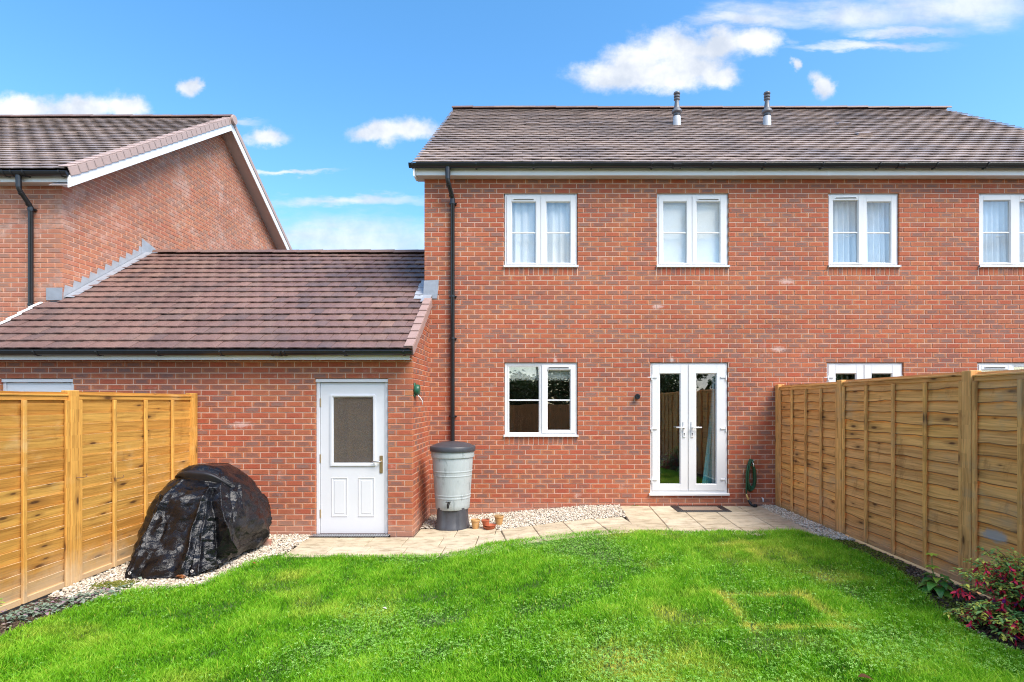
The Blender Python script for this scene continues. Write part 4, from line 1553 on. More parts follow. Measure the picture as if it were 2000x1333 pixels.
# path by the garage: two rows, and a third beside the water butt
q = cells((-2.93, -1.392), (1, 0), (.13, -1.0), 1, 1, .43, .45)
q += cells((-2.50, -1.392), (1, 0), (.0, -1.0), 4, 1, .452, .45)
q += cells((-2.86, -1.846), (1, 0), (.0, -1.0), 5, 1, .452, .45)
q += cells((-1.545, -.93), (1, 0), (0, -1.0), 2, 1, .53, .455)
q += [[(-.684, -1.838), (-.312, -1.80), (-.385, -1.396), (-.684, -1.396)], [(-.478, -1.388), (-.392, -1.385), (-.43, -1.13), (-.478, -1.12)], [(-.595, -2.29), (-.25, -2.25), (-.30, -1.845), (-.595, -1.848)]]
a9 = R(9.3)
q += cells((-.42, -1.125), (math.cos(a9), math.sin(a9)), (math.sin(a9), -math.cos(a9)), 4, 2, .425, .45)
paving('garden_path', 'pale paving path curving from the garage door to the patio', q, [(-2.93, -1.392), (-2.86, -2.29), (-.5, -2.29), (1.37, -1.75), (1.27, -.86), (-.49, -1.12), (-.49, -.93), (-1.545, -.93), (-1.555, -1.39)])

# ------------------------------------------------------------------ gravel
def inside(poly, x, y):
    x = np.asarray(x); y = np.asarray(y)
    r = np.zeros(x.shape, bool)
    n = len(poly)
    for i in range(n):
        x0, y0 = poly[i]
        x1, y1 = poly[(i + 1) % n]
        c = ((y0 > y) != (y1 > y))
        with np.errstate(divide='ignore', invalid='ignore'):
            xi = (x1 - x0) * (y - y0) / (y1 - y0 if y1 != y0 else 1e-9) + x0
        r ^= c & (x < xi)
    return r


gz_v = np.vectorize(ground_z)
_ico = None
def ico():
    t = (1 + 5 ** .5) / 2
    v = np.array([(-1, t, 0), (1, t, 0), (-1, -t, 0), (1, -t, 0), (0, -1, t), (0, 1, t), (0, -1, -t), (0, 1, -t), (t, 0, -1), (t, 0, 1), (-t, 0, -1), (-t, 0, 1)], float)
    v /= np.linalg.norm(v[0])
    f = np.array([(0, 11, 5), (0, 5, 1), (0, 1, 7), (0, 7, 10), (0, 10, 11), (1, 5, 9), (5, 11, 4), (11, 10, 2), (10, 7, 6), (7, 1, 8), (3, 9, 4), (3, 4, 2), (3, 2, 6), (3, 6, 8), (3, 8, 9), (4, 9, 5), (2, 4, 11), (6, 2, 10), (8, 6, 7), (9, 8, 1)])
    return v, f


def m_pebble():
    m, n = material('limestone_chippings')
    t = n.attr('tone')
    c = n.ramp(t, [(0, (.34, .28, .21)), (.25, (.52, .45, .35)), (.55, (.66, .59, .48)), (.8, (.76, .71, .62)), (.92, (.44, .34, .25)), (1, (.30, .27, .24))])
    f = n.noise(n.pos(), 90.0, 4.0)
    c = n.mix(1.0, c, n.ramp(f, [(.3, (.8, .79, .77)), (.7, (1.1, 1.1, 1.1))]), 'MULTIPLY')
    finish(n, c, .8, f, .3, .003, 0, .3)
    return m


MAT['pebble'] = m_pebble()


def gravel(poly, dens, label, rise=0.0, smin=.006, smax=.015):
    xs_, ys_ = [p[0] for p in poly], [p[1] for p in poly]
    area = (max(xs_) - min(xs_)) * (max(ys_) - min(ys_))
    n = int(area * dens)
    x = RNG.uniform(min(xs_), max(xs_), n)
    y = RNG.uniform(min(ys_), max(ys_), n)
    jx, jy = RNG.normal(0, .02, n), RNG.normal(0, .02, n)
    k = inside(poly, x + jx, y + jy)
    x, y = x[k], y[k]
    n = len(x)
    r = RNG.uniform(smin, smax, n) * np.where(RNG.random(n) < .06, 1.5, 1)
    z = gz_v(x, y) + rise - .012 + RNG.uniform(0, .022, n)
    bv, bf = ico()
    V = bv[None] * (1 + RNG.uniform(-.28, .28, (n, 12, 1)))
    V = V * RNG.uniform(.65, 1.25, (n, 1, 3)) * np.array([1.15, 1.0, .72])
    a = RNG.uniform(0, 2 * np.pi, n)
    ca, sa = np.cos(a)[:, None], np.sin(a)[:, None]
    X = V[:, :, 0] * ca - V[:, :, 1] * sa
    Y = V[:, :, 0] * sa + V[:, :, 1] * ca
    V = np.stack([X, Y, V[:, :, 2]], -1) * r[:, None, None]
    V += np.stack([x, y, z], -1)[:, None]
    F = (bf[None] + (np.arange(n) * 12)[:, None, None]).reshape(-1, 3)
    tone = np.repeat(RNG.random(n), 12)
    o = link('gravel', np_mesh('gravel', V.reshape(-1, 3), F, tone, MAT['pebble']))
    return tag(o, label, kind='stuff')


gravel([(-4.42, -1.26), (-2.94, -1.26), (-2.90, -1.45), (-2.86, -2.15), (-2.98, -2.45), (-3.12, -2.75), (-3.14, -3.26), (-3.75, -3.42), (-3.90, -3.62), (-4.40, -3.55)], 5200, 'pale stone chippings under the black cover beside the left fence')
gravel([(-1.56, -.0), (1.35, -.0), (1.29, -.86), (-.44, -1.16), (-.50, -.90), (-1.56, -.86)], 5200, 'pale stone chippings along the foot of the house wall beside the water butt')
gravel([(3.55, -.0), (3.76, -.0), (3.76, -2.15), (3.50, -2.1), (3.46, -1.9), (3.53, -.2)], 6000, 'strip of pale chippings between the patio and the right fence')

# ------------------------------------------------------------------ fences
MAT['wood_l'] = m_wood('golden_fence_wood', [(0, (.58, .270, .055)), (.35, (.66, .35, .078)), (.7, (.71, .40, .095)), (1, (.60, .29, .060))], (.74, .55, .28), .40, (.62, .50, .34), .6)
MAT['wood_r'] = m_wood('brown_fence_wood', [(0, (.64, .315, .10)), (.3, (.77, .415, .145)), (.65, (.72, .385, .145)), (1, (.84, .455, .14))], (.44, .32, .20), .6, (.33, .28, .22), .5, (3.79, -4.02, .47))


def board_mesh(ln, ht, tilt_top, face, mat, tone, wavy):
    """fence board along y, centre at y=0, foot at z=0; face=+1 shows to +x. tilt_top: the top edge stands forward"""
    mb = MB()
    n = 12
    V, U = [], []
    th = .009
    sd = random.random() * 100
    for i in range(n + 1):
        t = -ln / 2 + ln * i / n
        wv = (mnoise.noise(Vector((t * 2.6 + sd, sd, 0))) * (.022 if not tilt_top else .012) + mnoise.noise(Vector((t * 7 + sd, 3, 0))) * .008) * wavy
        zb, zt_ = (wv, ht) if not tilt_top else (0, ht + wv * .4)
        fb, ft = (.024, .0) if not tilt_top else (.0, .022)
        V += [(face * (fb + th), t, zb), (face * (ft + th), t, zt_), (face * ft, t, zt_), (face * fb, t, zb)]
    F, UV = [], []
    o = tone * 40
    for i in range(n):
        a, b = i * 4, i * 4 + 4
        for p, q in ((0, 1), (1, 2), (2, 3), (3, 0)):
            f = (a + p, b + p, b + q, a + q) if face > 0 else (a + q, b + q, b + p, a + p)
            F.append(f)
            UV.append([(V[k][1] + o, V[k][2] + V[k][0] + o) for k in f])
    F += [(0, 1, 2, 3), (n * 4 + 3, n * 4 + 2, n * 4 + 1, n * 4)]
    UV += [[(0, 0)] * 4] * 2
    mb.add(V, F, UV, tone)
    if tilt_top:
        for i in range(n):
            mb.T[i * 4 + 1] = 1.5          # paler sawn top edge
    else:                                  # shadow line under the board, painted as a dark strip on the waney edge
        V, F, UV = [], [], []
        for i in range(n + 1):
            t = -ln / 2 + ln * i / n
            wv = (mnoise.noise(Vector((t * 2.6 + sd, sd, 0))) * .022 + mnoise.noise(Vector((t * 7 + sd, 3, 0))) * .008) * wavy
            strip_h = .007 + .006 * mnoise.noise(Vector((t * 9, sd, 2)))
            V += [(face * (.024 + th + .0012), t, wv - .002), (face * (.024 + th + .0005 - strip_h * .25), t, wv + strip_h)]
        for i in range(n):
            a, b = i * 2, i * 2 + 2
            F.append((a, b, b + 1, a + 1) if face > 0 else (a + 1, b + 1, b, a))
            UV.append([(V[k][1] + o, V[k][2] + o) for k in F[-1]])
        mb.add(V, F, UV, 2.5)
    return mb.mesh('board', mat)


def fence(name, label, x, face, posts, zt, zb, mat, tilt_top, n_boards, batten_off, single_until, first_end=None):
    """posts: depths y from the far end to the near end"""
    root = empty(name, (x, (posts[0] + posts[-1]) / 2, zb), label, 'fence')
    pm = MB()
    pm.bbox(-.05, .05, -.05, .05, zb - .3, zt + .03, .005, .3, 2)
    pmesh = [pm.mesh('post', mat)]
    for t in (.62, .9):
        p2 = MB(); p2.bbox(-.05, .05, -.05, .05, zb - .3, zt + .03, .005, t, 2)
        pmesh.append(p2.mesh('post', mat))
    for i, y in enumerate(posts):
        link('post', pmesh[i % 3], root, Matrix.Translation((x, y, random.uniform(-.006, .006))))
    for i in range(len(posts) - 1):
        ya, yb = posts[i + 1] + .052, posts[i] - .052
        if i == 0 and first_end is not None: yb = first_end
        c, ln = (ya + yb) / 2, yb - ya
        dz = random.uniform(-.008, .008) + (0.0 if i else -.004)
        # panel frame: bottom rail and the edge frame
        mb = MB()
        mb.bbox(x - .018, x + .018, ya, yb, zb - .01 + dz, zb + .045 + dz, .003, .4 + .1 * i, 1)
        panel = mb.build('fence_panel', mat, root)
        mb = MB()
        mb.bbox(x - .030, x + .030, ya, yb, zt - .018 + dz, zt + dz, .003, .2 + .15 * i, 1)
        mb.bbox(x - face * .0 - .021, x + .021, ya + .001, yb - .001, zt - .058 + dz, zt - .019 + dz, .003, .5 + .1 * i, 1)
        mb.build('capping_rail', mat, panel)
        pitch = (zt - .03 - zb) / n_boards
        variants = []
        rest = None if i < single_until else MB()
        for k in range(n_boards):
            tone = random.random()
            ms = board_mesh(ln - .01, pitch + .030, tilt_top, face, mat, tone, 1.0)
            zk = zb + .02 + k * pitch + dz
            M = Matrix.Translation((x - face * .016, c, zk)) @ Matrix.Rotation(random.uniform(-.0018, .0018), 4, 'X')
            if rest is None:
                link('board', ms, panel, M)
            else:
                vs = [tuple(M @ v.co) for v in ms.vertices]
                fs = [tuple(p.vertices) for p in ms.polygons]
                ul = ms.uv_layers[0].data
                us = [[tuple(ul[l].uv) for l in p.loop_indices] for p in ms.polygons]
                rest.add(vs, fs, us, tone)
        if rest is not None:
            tag(rest.build('boards', mat, panel), kind='stuff')
        for j, fr in enumerate(batten_off):
            y = yb - (yb - ya) * fr
            y = min(max(y, ya + .021), yb - .021)
            mb = MB()
            x0, x1 = sorted((x + face * .020, x + face * .044))
            mb.bbox(x0, x1, y - .019, y + .019, zb + .0 + dz, zt - .0595 + dz, .003, random.random(), 2)
            mb.build('batten', mat, panel)
    return root


fence('panel_fence', 'golden brown overlapping board fence on the left beside the black cover', -4.475, 1, [-1.30, -3.21, -5.19, -7.12, -9.05, -10.98, -12.91], 1.652, -.185, MAT['wood_l'], True, 17, (0.012, .25, .5, .75, .988), 2, -1.26)
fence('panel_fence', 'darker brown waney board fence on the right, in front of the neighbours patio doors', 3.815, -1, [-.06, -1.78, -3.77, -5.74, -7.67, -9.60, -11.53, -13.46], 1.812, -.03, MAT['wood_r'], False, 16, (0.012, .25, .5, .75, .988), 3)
# fence across the end of the garden, seen in the window glass
bf = empty('closeboard_fence', (-.3, -13.8, -.2), 'reddish upright board fence across the garden end, reflected in the kitchen window', 'fence')
mb = MB()
for i in range(86):
    xx = -4.6 + i * .1
    mb.box(xx, xx + .115, -13.8 + .008 * (i % 2), -13.785 + .008 * (i % 2), -.3, 1.45 + random.uniform(-.004, .004), random.random(), 2)
tag(mb.build('boards', m_wood('red_brown_fence_wood', [(0, (.50, .19, .065)), (1, (.66, .27, .095))]), bf), kind='stuff')
for d_, z_, lab in ((5.41, .838, 'small rusty wire hook on the post of the left fence'), (5.91, .762, 'small rusty wire hook on the first batten beyond the post of left fence')):
    hk = MB()
    y_ = d_ + CAM_Y
    xh = -4.425 if d_ < 5.5 else -4.430
    hk.tube([(xh - .01, y_ - .04, z_), (xh + .016, y_ - .04, z_), (xh + .022, y_ + .02, z_ - .006), (xh + .024, y_ + .05, z_ - .004), (xh + .024, y_ + .062, z_ + .012), (xh + .024, y_ + .052, z_ + .024)], .0032, 6)
    tag(hk.build('wire_hook', simple('rusty_wire', (.17, .09, .05), .6), None, True), lab, 'hook')


# ------------------------------------------------------------------ lawn
LAWN = [(-2.86, 6.38), (-2.0, 6.31), (-1.2, 6.34), (-.78, 6.46), (-.55, 6.72), (.1, 6.84), (.8, 6.90), (2.0, 6.86), (3.30, 6.84), (3.44, 6.45), (3.48, 5.9), (3.46, 5.3), (3.36, 4.9),
        (3.18, 4.35), (3.06, 3.92), (3.06, 3.62), (3.16, 3.46), (3.65, 3.36), (3.65, -4.6), (-4.2, -4.6), (-4.08, 3.3), (-3.98, 4.15), (-3.94, 4.63), (-3.86, 4.94), (-3.72, 5.17), (-3.17, 5.30), (-3.14, 5.83), (-3.02, 6.2)]
LAWN = [(x, d + CAM_Y) for x, d in LAWN]
cs = .06
nx, ny = int(7.8 / cs), int(11.8 / cs)
gx, gy = -4.3 + np.arange(nx) * cs, -13.3 + np.arange(ny) * cs
V, F, idx = [], [], {}
for j in range(ny):
    ins_ = inside(LAWN, gx + cs / 2, np.full(nx, gy[j] + cs / 2))
    for i in np.nonzero(ins_)[0]:
        q = []
        for di, dj in ((0, 0), (1, 0), (1, 1), (0, 1)):
            kk = (int(i) + di, j + dj)
            if kk not in idx:
                idx[kk] = len(V)
                x, y = -4.3 + kk[0] * cs, -13.3 + kk[1] * cs
                V.append((x, y, ground_z(x, y) - .010 + .008 * mnoise.noise(Vector((x * 2.2, y * 2.2, 1)))))
            q.append(idx[kk])
        F.append(tuple(q))
mb = MB(); mb.add(V, F)
tag(mb.build('lawn', MAT['lawn_base'], None, True), 'mown green lawn between the two fences', kind='structure')


def m_grass():
    m, n = material('grass_blades')
    t = n.attr('tone')
    d = n.attr('dry')
    tip = n.attr('tip')
    c = n.ramp(t, [(0, (.070, .245, .008)), (.35, (.158, .45, .013)), (.7, (.265, .59, .024)), (1, (.40, .66, .065))])
    c = n.mix(d, c, (.74, .74, .13, 1))
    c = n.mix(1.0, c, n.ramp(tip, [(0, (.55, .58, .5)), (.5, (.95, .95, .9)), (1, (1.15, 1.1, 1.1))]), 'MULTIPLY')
    finish(n, c, .5, None, spec=.25, trans=.42)
    return m


def fbm2(x, y, sc, seed=0.0, oct=3):
    """cheap smooth noise on arrays"""
    out = np.zeros_like(x)
    rs = np.random.default_rng(int(seed * 100) + 5)
    amp = 1.0
    tot = 0
    for o in range(oct):
        for k in range(4):
            a = rs.uniform(0, 2 * np.pi)
            ph = rs.uniform(0, 2 * np.pi)
            f = sc * 2 ** o * rs.uniform(.7, 1.3)
            out += amp * np.sin((x * np.cos(a) + y * np.sin(a)) * f + ph + 1.3 * np.sin((x * np.sin(a) - y * np.cos(a)) * f * .7 + ph * 2))
        tot += amp * 2
        amp *= .55
    return out / tot


def lawn_points(n, dmin, dmax, near_bias):
    u = RNG.random(n)
    d = dmin + (dmax - dmin) * u ** near_bias
    half = 1.02 * d
    x = RNG.uniform(-1, 1, n) * np.minimum(half, 4.5)
    y = d + CAM_Y
    jit = RNG.normal(0, .018, n)
    k = inside(LAWN, x + jit, y + RNG.normal(0, .018, n))
    return x[k], y[k]


def dryness(x, y):
    d = y - CAM_Y
    def edge(v, c, w): return np.exp(-((v - c) / w) ** 2)
    inx = 1 / (1 + np.exp(-(x - 1.52) / .03)) * 1 / (1 + np.exp((x - 2.30) / .03))
    ind = 1 / (1 + np.exp(-(d - 3.85) / .03)) * 1 / (1 + np.exp((d - 4.68) / .03))
    r = 1.3 * edge(x, 1.58 + (4.6 - d) * -.02, .045) * ind + .9 * edge(x, 2.25, .05) * ind + .8 * edge(d, 4.60, .06) * inx + .9 * edge(d, 3.93, .05) * inx
    r += .8 * np.exp(-(((x - 1.02) / .16) ** 2 + ((d - 4.2) / .16) ** 2))
    r += .9 * np.exp(-(((x - 2.72) / .26) ** 2 + ((d - 5.05) / .17) ** 2))
    r += .55 * np.exp(-(((x - 2.45) / .55) ** 2 + ((d - 5.9) / .5) ** 2))
    nz_ = fbm2(x, y, 2.2, 3.0)
    r += np.clip(nz_ - .35, 0, 1) * .8
    return np.clip(r * (.75 + .6 * fbm2(x, y, 14, 4.0)), 0, 1)


def clover_map(x, y):
    d = y - CAM_Y
    c = fbm2(x, y, 1.5, 1.0) * 1.2 + .05
    c += 1.0 * np.exp(-(((x + 1.2) / .8) ** 2 + ((d - 4.1) / .9) ** 2))
    c += .7 * np.exp(-(((x + .45) / .9) ** 2 + ((d - 6.3) / .35) ** 2)) + .7 * np.exp(-(((x + 1.5) / 1.0) ** 2 + ((d - 6.1) / .3) ** 2))
    c += .5 * np.exp(-(((x - 1.95) / .35) ** 2 + ((d - 4.25) / .35) ** 2)) + .7 * np.exp(-(((x - 2.2) / .9) ** 2 + ((d - 3.5) / .35) ** 2))
    return c


x, y = lawn_points(540000, 3.05, 6.95, 1.35)
dry = dryness(x, y)
clv = clover_map(x, y)
lush = fbm2(x, y, 2.6, 7.0)
tuft = fbm2(x, y, 9.0, 8.0)
keep = RNG.random(len(x)) < np.clip(.95 - .45 * np.clip(clv - .35, 0, 1) - .25 * dry + .2 * tuft, .25, 1)
x, y, dry, clv, lush, tuft = [a[keep] for a in (x, y, dry, clv, lush, tuft)]
n = len(x)
h = (.034 + .016 * RNG.random(n) + .020 * np.clip(lush, -.6, 1) + .012 * tuft) * (1 - .35 * np.clip(dry, 0, 1)) * (1 - .35 * np.clip(clv - .4, 0, .8))
h *= np.where(RNG.random(n) < .03, 1.7, 1)
h = np.clip(h, .016, .13)
wd = RNG.uniform(.0016, .0034, n)
la = RNG.uniform(0, 2 * np.pi, n)
lean_dir = fbm2(x, y, 5.0, 5.0) * 2.0 + RNG.normal(0, 2.2, n)
lean = RNG.uniform(.15, .95, n) * h
z0 = gz_v(x, y) - .012
px_, py_ = np.cos(la) * wd, np.sin(la) * wd
lx, ly = np.cos(lean_dir) * lean, np.sin(lean_dir) * lean
P = np.empty((n, 5, 3))
P[:, 0] = np.stack([x - px_, y - py_, z0], -1)
P[:, 1] = np.stack([x + px_, y + py_, z0], -1)
mxx, myy, mz = x + lx * .35, y + ly * .35, z0 + h * .6
P[:, 2] = np.stack([mxx - px_ * .8, myy - py_ * .8, mz], -1)
P[:, 3] = np.stack([mxx + px_ * .8, myy + py_ * .8, mz], -1)
P[:, 4] = np.stack([x + lx, y + ly, z0 + h * .95], -1)
F = (np.array([(0, 1, 3), (0, 3, 2), (2, 3, 4)])[None] + (np.arange(n) * 5)[:, None, None]).reshape(-1, 3)
tone = np.clip(.47 + .24 * lush + .20 * tuft + .20 * fbm2(x, y, 24.0, 9.0) + RNG.normal(0, .20, n) + .1 * dry, 0, 1)
drya = np.clip(dry * RNG.uniform(.7, 1.4, n) + (RNG.random(n) < .025) * .7, 0, 1)
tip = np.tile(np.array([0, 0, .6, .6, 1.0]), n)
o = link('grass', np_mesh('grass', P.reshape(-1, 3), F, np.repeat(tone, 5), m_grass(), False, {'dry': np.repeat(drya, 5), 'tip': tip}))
tag(o, 'short green grass blades covering the lawn', kind='stuff')

# clover
x, y = lawn_points(150000, 3.05, 6.95, 1.2)
clv = clover_map(x, y)
keep = RNG.random(len(x)) < np.clip((clv - .15) * .55, .015, .75)
x, y = x[keep], y[keep]
n = len(x)
z0 = gz_v(x, y) + RNG.uniform(.012, .045, n)
rad = RNG.uniform(.005, .0095, n)
rot = RNG.uniform(0, 2 * np.pi, n)
tl, td = RNG.uniform(0, .55, n), RNG.uniform(0, 2 * np.pi, n)
P = []
T_ = []
for k in range(3):
    a = rot + k * 2.094
    for (rr, da, dz) in ((.08, 0, 0), (.85, -.55, .1), (1.25, -.28, .22), (1.15, 0, .12), (1.25, .28, .22), (.85, .55, .1)):
        ex, ey = np.cos(a + da) * rr * rad, np.sin(a + da) * rr * rad
        ez = dz * rad + tl * (ex * np.cos(td) + ey * np.sin(td))
        P.append(np.stack([x + ex, y + ey, z0 + ez], -1))
P = np.stack(P, 1)
base = np.array([(0, 1, 2), (0, 2, 3), (0, 3, 4), (0, 4, 5)])
F = np.concatenate([base + 6 * k for k in range(3)])
F = (F[None] + (np.arange(n) * 18)[:, None, None]).reshape(-1, 3)
tone = np.repeat(np.clip(RNG.normal(.5, .25, n), 0, 1), 18)


def m_leaf(name, stops, rough=.5, trans=.25, spec=.35):
    m, nn = material(name)
    c = nn.ramp(nn.attr('tone'), stops)
    f = nn.noise(nn.pos(), 60.0, 3.0)
    c = nn.mix(1.0, c, nn.ramp(f, [(.3, (.8, .8, .8)), (.7, (1.15, 1.15, 1.15))]), 'MULTIPLY')
    finish(nn, c, rough, None, spec=spec, trans=trans)
    return m


o = link('clover', np_mesh('clover', P.reshape(-1, 3), F, tone, m_leaf('clover_leaf', [(0, (.13, .33, .03)), (.5, (.25, .54, .08)), (1, (.42, .68, .19))], .5, .3)))
tag(o, 'clover leaves growing in patches through the lawn', kind='stuff')

# ------------------------------------------------------------------ moss and debris on the soil strips
def specks(name, poly, dens, label, mat, hmin, hmax, rmin, rmax):
    xs_, ys_ = [p[0] for p in poly], [p[1] for p in poly]
    n = int((max(xs_) - min(xs_)) * (max(ys_) - min(ys_)) * dens)
    x, y = RNG.uniform(min(xs_), max(xs_), n), RNG.uniform(min(ys_), max(ys_), n)
    k = inside(poly, x + RNG.normal(0, .02, n), y + RNG.normal(0, .02, n)) & ((fbm2(x, y, 5, 2.0) > -.35) | (name == 'soil_crumbs'))
    x, y = x[k], y[k]
    n = len(x)
    bv, bf_ = ico()
    r = RNG.uniform(rmin, rmax, n)
    V = bv[None] * (1 + RNG.uniform(-.3, .3, (n, 12, 1))) * np.stack([r, r, r * RNG.uniform(.4, .9, n)], -1)[:, None, :]
    z = gz_v(x, y) - .035 + RNG.uniform(hmin, hmax, n)
    V = V + np.stack([x, y, z], -1)[:, None]
    F = (bf_[None] + (np.arange(n) * 12)[:, None, None]).reshape(-1, 3)
    return tag(link(name, np_mesh(name, V.reshape(-1, 3), F, np.repeat(RNG.random(n), 12), mat)), label, kind='stuff')


m_clod = m_leaf('soil_crumbs', [(0, (.035, .024, .017)), (.6, (.085, .058, .04)), (.9, (.13, .095, .065)), (1, (.30, .25, .19))], .9, 0.0, .2)
m_moss = m_leaf('moss_green', [(0, (.055, .075, .012)), (.5, (.11, .125, .020)), (1, (.20, .19, .045))], .9, 0.0, .1)
D = lambda x, d: (x, d + CAM_Y)
specks('soil_crumbs', [D(3.42, 6.3), D(3.77, 6.3), D(3.77, 3.4), D(3.2, 3.45), D(3.06, 3.8), D(3.15, 4.3), D(3.36, 4.95), D(3.46, 5.4)], 5200, 'crumbly dark soil and bark along the foot of the right fence', m_clod, 0, .02, .006, .018)
specks('soil_crumbs', [D(-4.42, 5.05), D(-3.85, 5.0), D(-3.95, 4.2), D(-4.05, 3.3), D(-4.42, 3.3)], 5200, 'crumbly dark soil in the bed along the left fence', m_clod, 0, .02, .006, .018)
specks('moss', [D(3.44, 6.45), D(3.74, 6.5), D(3.74, 5.3), D(3.55, 4.75), D(3.32, 4.9), D(3.42, 5.4)], 6500, 'olive green moss along the foot of the right fence', m_moss, .008, .03, .006, .013)
specks('moss', [D(3.05, 3.9), D(3.36, 4.3), D(3.5, 4.4), D(3.3, 4.75), D(3.14, 4.5)], 5000, 'mossy patch beside the broad-leaved young plant', m_moss, .008, .03, .006, .013)
specks('moss', [D(-4.22, 5.32), D(-3.95, 5.42), D(-3.82, 5.36), D(-3.85, 5.22), D(-4.1, 5.18)], 16000, 'dark moss mound at the corner of the left gravel', m_moss, .03, .05, .007, .014)

# ------------------------------------------------------------------ water butt
BX, BD = -1.112, 7.76
BY = BD + CAM_Y
gzb = ground_z(BX)
butt = empty('water_butt', (BX, BY, gzb), 'pale grey ribbed plastic water butt with dark lid on a dark stand under the downpipe', 'water butt')
T = Matrix.Translation((BX, BY, 0))


def m_butt():
    m, n = material('pale_grey_plastic')
    p = n.pos()
    c = n.mix(n.noise(n.scale(p, (1, 1, .25)), 40.0, 4.0), (.33, .375, .385, 1), (.46, .505, .515, 1))
    d = n.noise(n.scale(p, (1.4, 1.4, .7)), 9.0, 5.0, .6)
    c = n.mix(n.m('MULTIPLY', n.step(d, .56, .70), .6), c, (.17, .20, .205, 1))
    w_ = n.noise(n.scale(p, (1, 1, .12)), 90.0, 3.0)
    finish(n, c, .5, w_, .25, .004, 0, .4)
    return m


mb = MB()
prof = [(.228, .085), (.235, .095), (.240, .15), (.2455, .235), (.2495, .238), (.2505, .25), (.247, .255), (.2485, .275), (.2525, .278), (.2535, .29), (.250, .294), (.2665, .545), (.2705, .548), (.2715, .56),
        (.268, .564), (.271, .605), (.275, .608), (.276, .62), (.2725, .624), (.282, .795), (.2815, .80), (.297, .806), (.300, .83), (.300, .885), (.292, .89)]
mb.lathe(prof, 48, M=T)
body = mb.build('barrel', m_butt(), butt, True, 35)
mb = MB()
mb.lathe([(.300, .886), (.315, .887), (.318, .90), (.318, .945), (.310, .957), (.285, .962), (.24, .985), (.17, 1.005), (.09, 1.015), (.0, 1.017)], 48, M=T)
mb.build('lid', simple('charcoal_lid_plastic', (.050, .054, .064), .45, .2, 20, .1), butt, True, 35)
# stand: splayed, fluted
V, F = [], []
seg = 64
prof = [(.262, gzb), (.262, gzb + .02), (.250, gzb + .05), (.236, .10), (.238, .115), (.225, .115), (.225, .05)]
for i in range(seg):
    a = 2 * math.pi * i / seg
    fl = max(0, math.cos(4 * (a - math.pi / 4))) ** .4        # four legs at the diagonals
    for j, (r, z) in enumerate(prof):
        k = 1 - .13 * (1 - fl) * (1 if 1 < j < 5 else .55 if j < 2 else 1.2)
        zz = z - (.035 * (1 - fl) if j in (3, 4, 5) else 0)
        V.append((BX + r * k * math.cos(a), BY + r * k * math.sin(a), zz))
np_ = len(prof)
for i in range(seg):
    j = (i + 1) % seg
    for k in range(np_ - 1):
        F.append((i * np_ + k, j * np_ + k, j * np_ + k + 1, i * np_ + k + 1))
mb = MB(); mb.add(V, F)
mb.build('stand', simple('dark_grey_stand_plastic', (.060, .062, .072), .5, .35, 9, .15), butt, True, 50)
mb = MB()
ty = BY - .243
mb.tube([(BX - .02, ty + .01, .190), (BX - .02, ty - .05, .190), (BX - .02, ty - .062, .18), (BX - .02, ty - .064, .135)], [.020, .016, .016, .014], 10)
mb.bbox(BX - .058, BX + .018, ty - .050, ty - .030, .212, .222, .003)
mb.tube([(BX - .02, ty - .04, .19), (BX - .02, ty - .04, .215)], .009, 8)
mb.build('tap', MAT['dark'], butt, True, 40)

# ------------------------------------------------------------------ flower pots
def pot(name, x, d, r, h, mat, label, group=None, lean=None, rim=.12, z=None):
    zz = ground_z(x) if z is None else z
    root = empty(name, (x, d + CAM_Y, zz), label, 'flower pot', group)
    mb = MB()
    rl = h * .20
    mb.lathe([(.0, .0), (r * .66, .0), (r * .68, .004), (r * .90, h - rl), (r * .97, h - rl), (r, h - rl + .004), (r * 1.02, h - .004), (r * 1.0, h), (r * .93, h), (r * .86, h - .03), (r * .6, .02), (0, .02)], 28)
    M = Matrix.Translation((x, d + CAM_Y, zz))
    if lean: M = M @ lean
    link('pot_body', mb.mesh('pot_body', mat, True, 35), root, M)
    return root, M


m_tan = simple('tan_clay', (.56, .31, .115), .75, .12, 18, .2, dirt=((.62, .50, .36), 9, .6, .4))
m_red = simple('red_clay', (.40, .105, .045), .75, .15, 18, .2)
ra, M = pot('flower_pot', -.775, 7.60, .062, .128, m_tan, 'tan clay pot standing just right of the dark water butt stand', 'tan clay pots')
mb = MB(); mb.lathe([(0, .105), (.054, .108)], 16)
link('soil', mb.mesh('soil', MAT['soil']), ra, M)
rb, M = pot('flower_pot', -.462, 7.74, .066, .128, m_tan, 'tan clay pot with dead stems, right of the red-brown pots', 'tan clay pots')
mb = MB(); mb.lathe([(0, .108), (.057, .110)], 16)
link('soil', mb.mesh('soil', MAT['soil']), rb, M)
mb = MB()
for i in range(16):
    a = random.random() * 6.28; r0 = random.random() * .045; l = random.uniform(.02, .05)
    mb.tube([(r0 * math.cos(a), r0 * math.sin(a), .105), (r0 * 1.2 * math.cos(a + .3), r0 * 1.2 * math.sin(a + .3), .115 + l * .6), (r0 * 1.5 * math.cos(a), r0 * 1.5 * math.sin(a), .11 + l)], .0022, 4)
link('dead_stem', mb.mesh('dead_stem', simple('straw', (.42, .30, .15), .8)), rb, M)
pot('flower_pot', -.625, 7.56, .056, .105, m_red, 'small red-brown clay pot standing in a saucer between two tan pots', z=ground_z(-.6) + .018, lean=Matrix.Rotation(R(-7), 4, 'Y'))
mb = MB()
T = Matrix.Translation((-.575, 7.52 + CAM_Y, ground_z(-.58)))
mb.lathe([(0, 0), (.060, 0), (.078, .030), (.082, .034), (.076, .036), (.060, .010), (0, .010)], 28, M=T)
mb.lathe([(.060, .028), (.076, .055), (.080, .059), (.074, .061), (.058, .036), (.0, .036)], 28, M=T @ Matrix.Translation((.012, -.004, 0)))
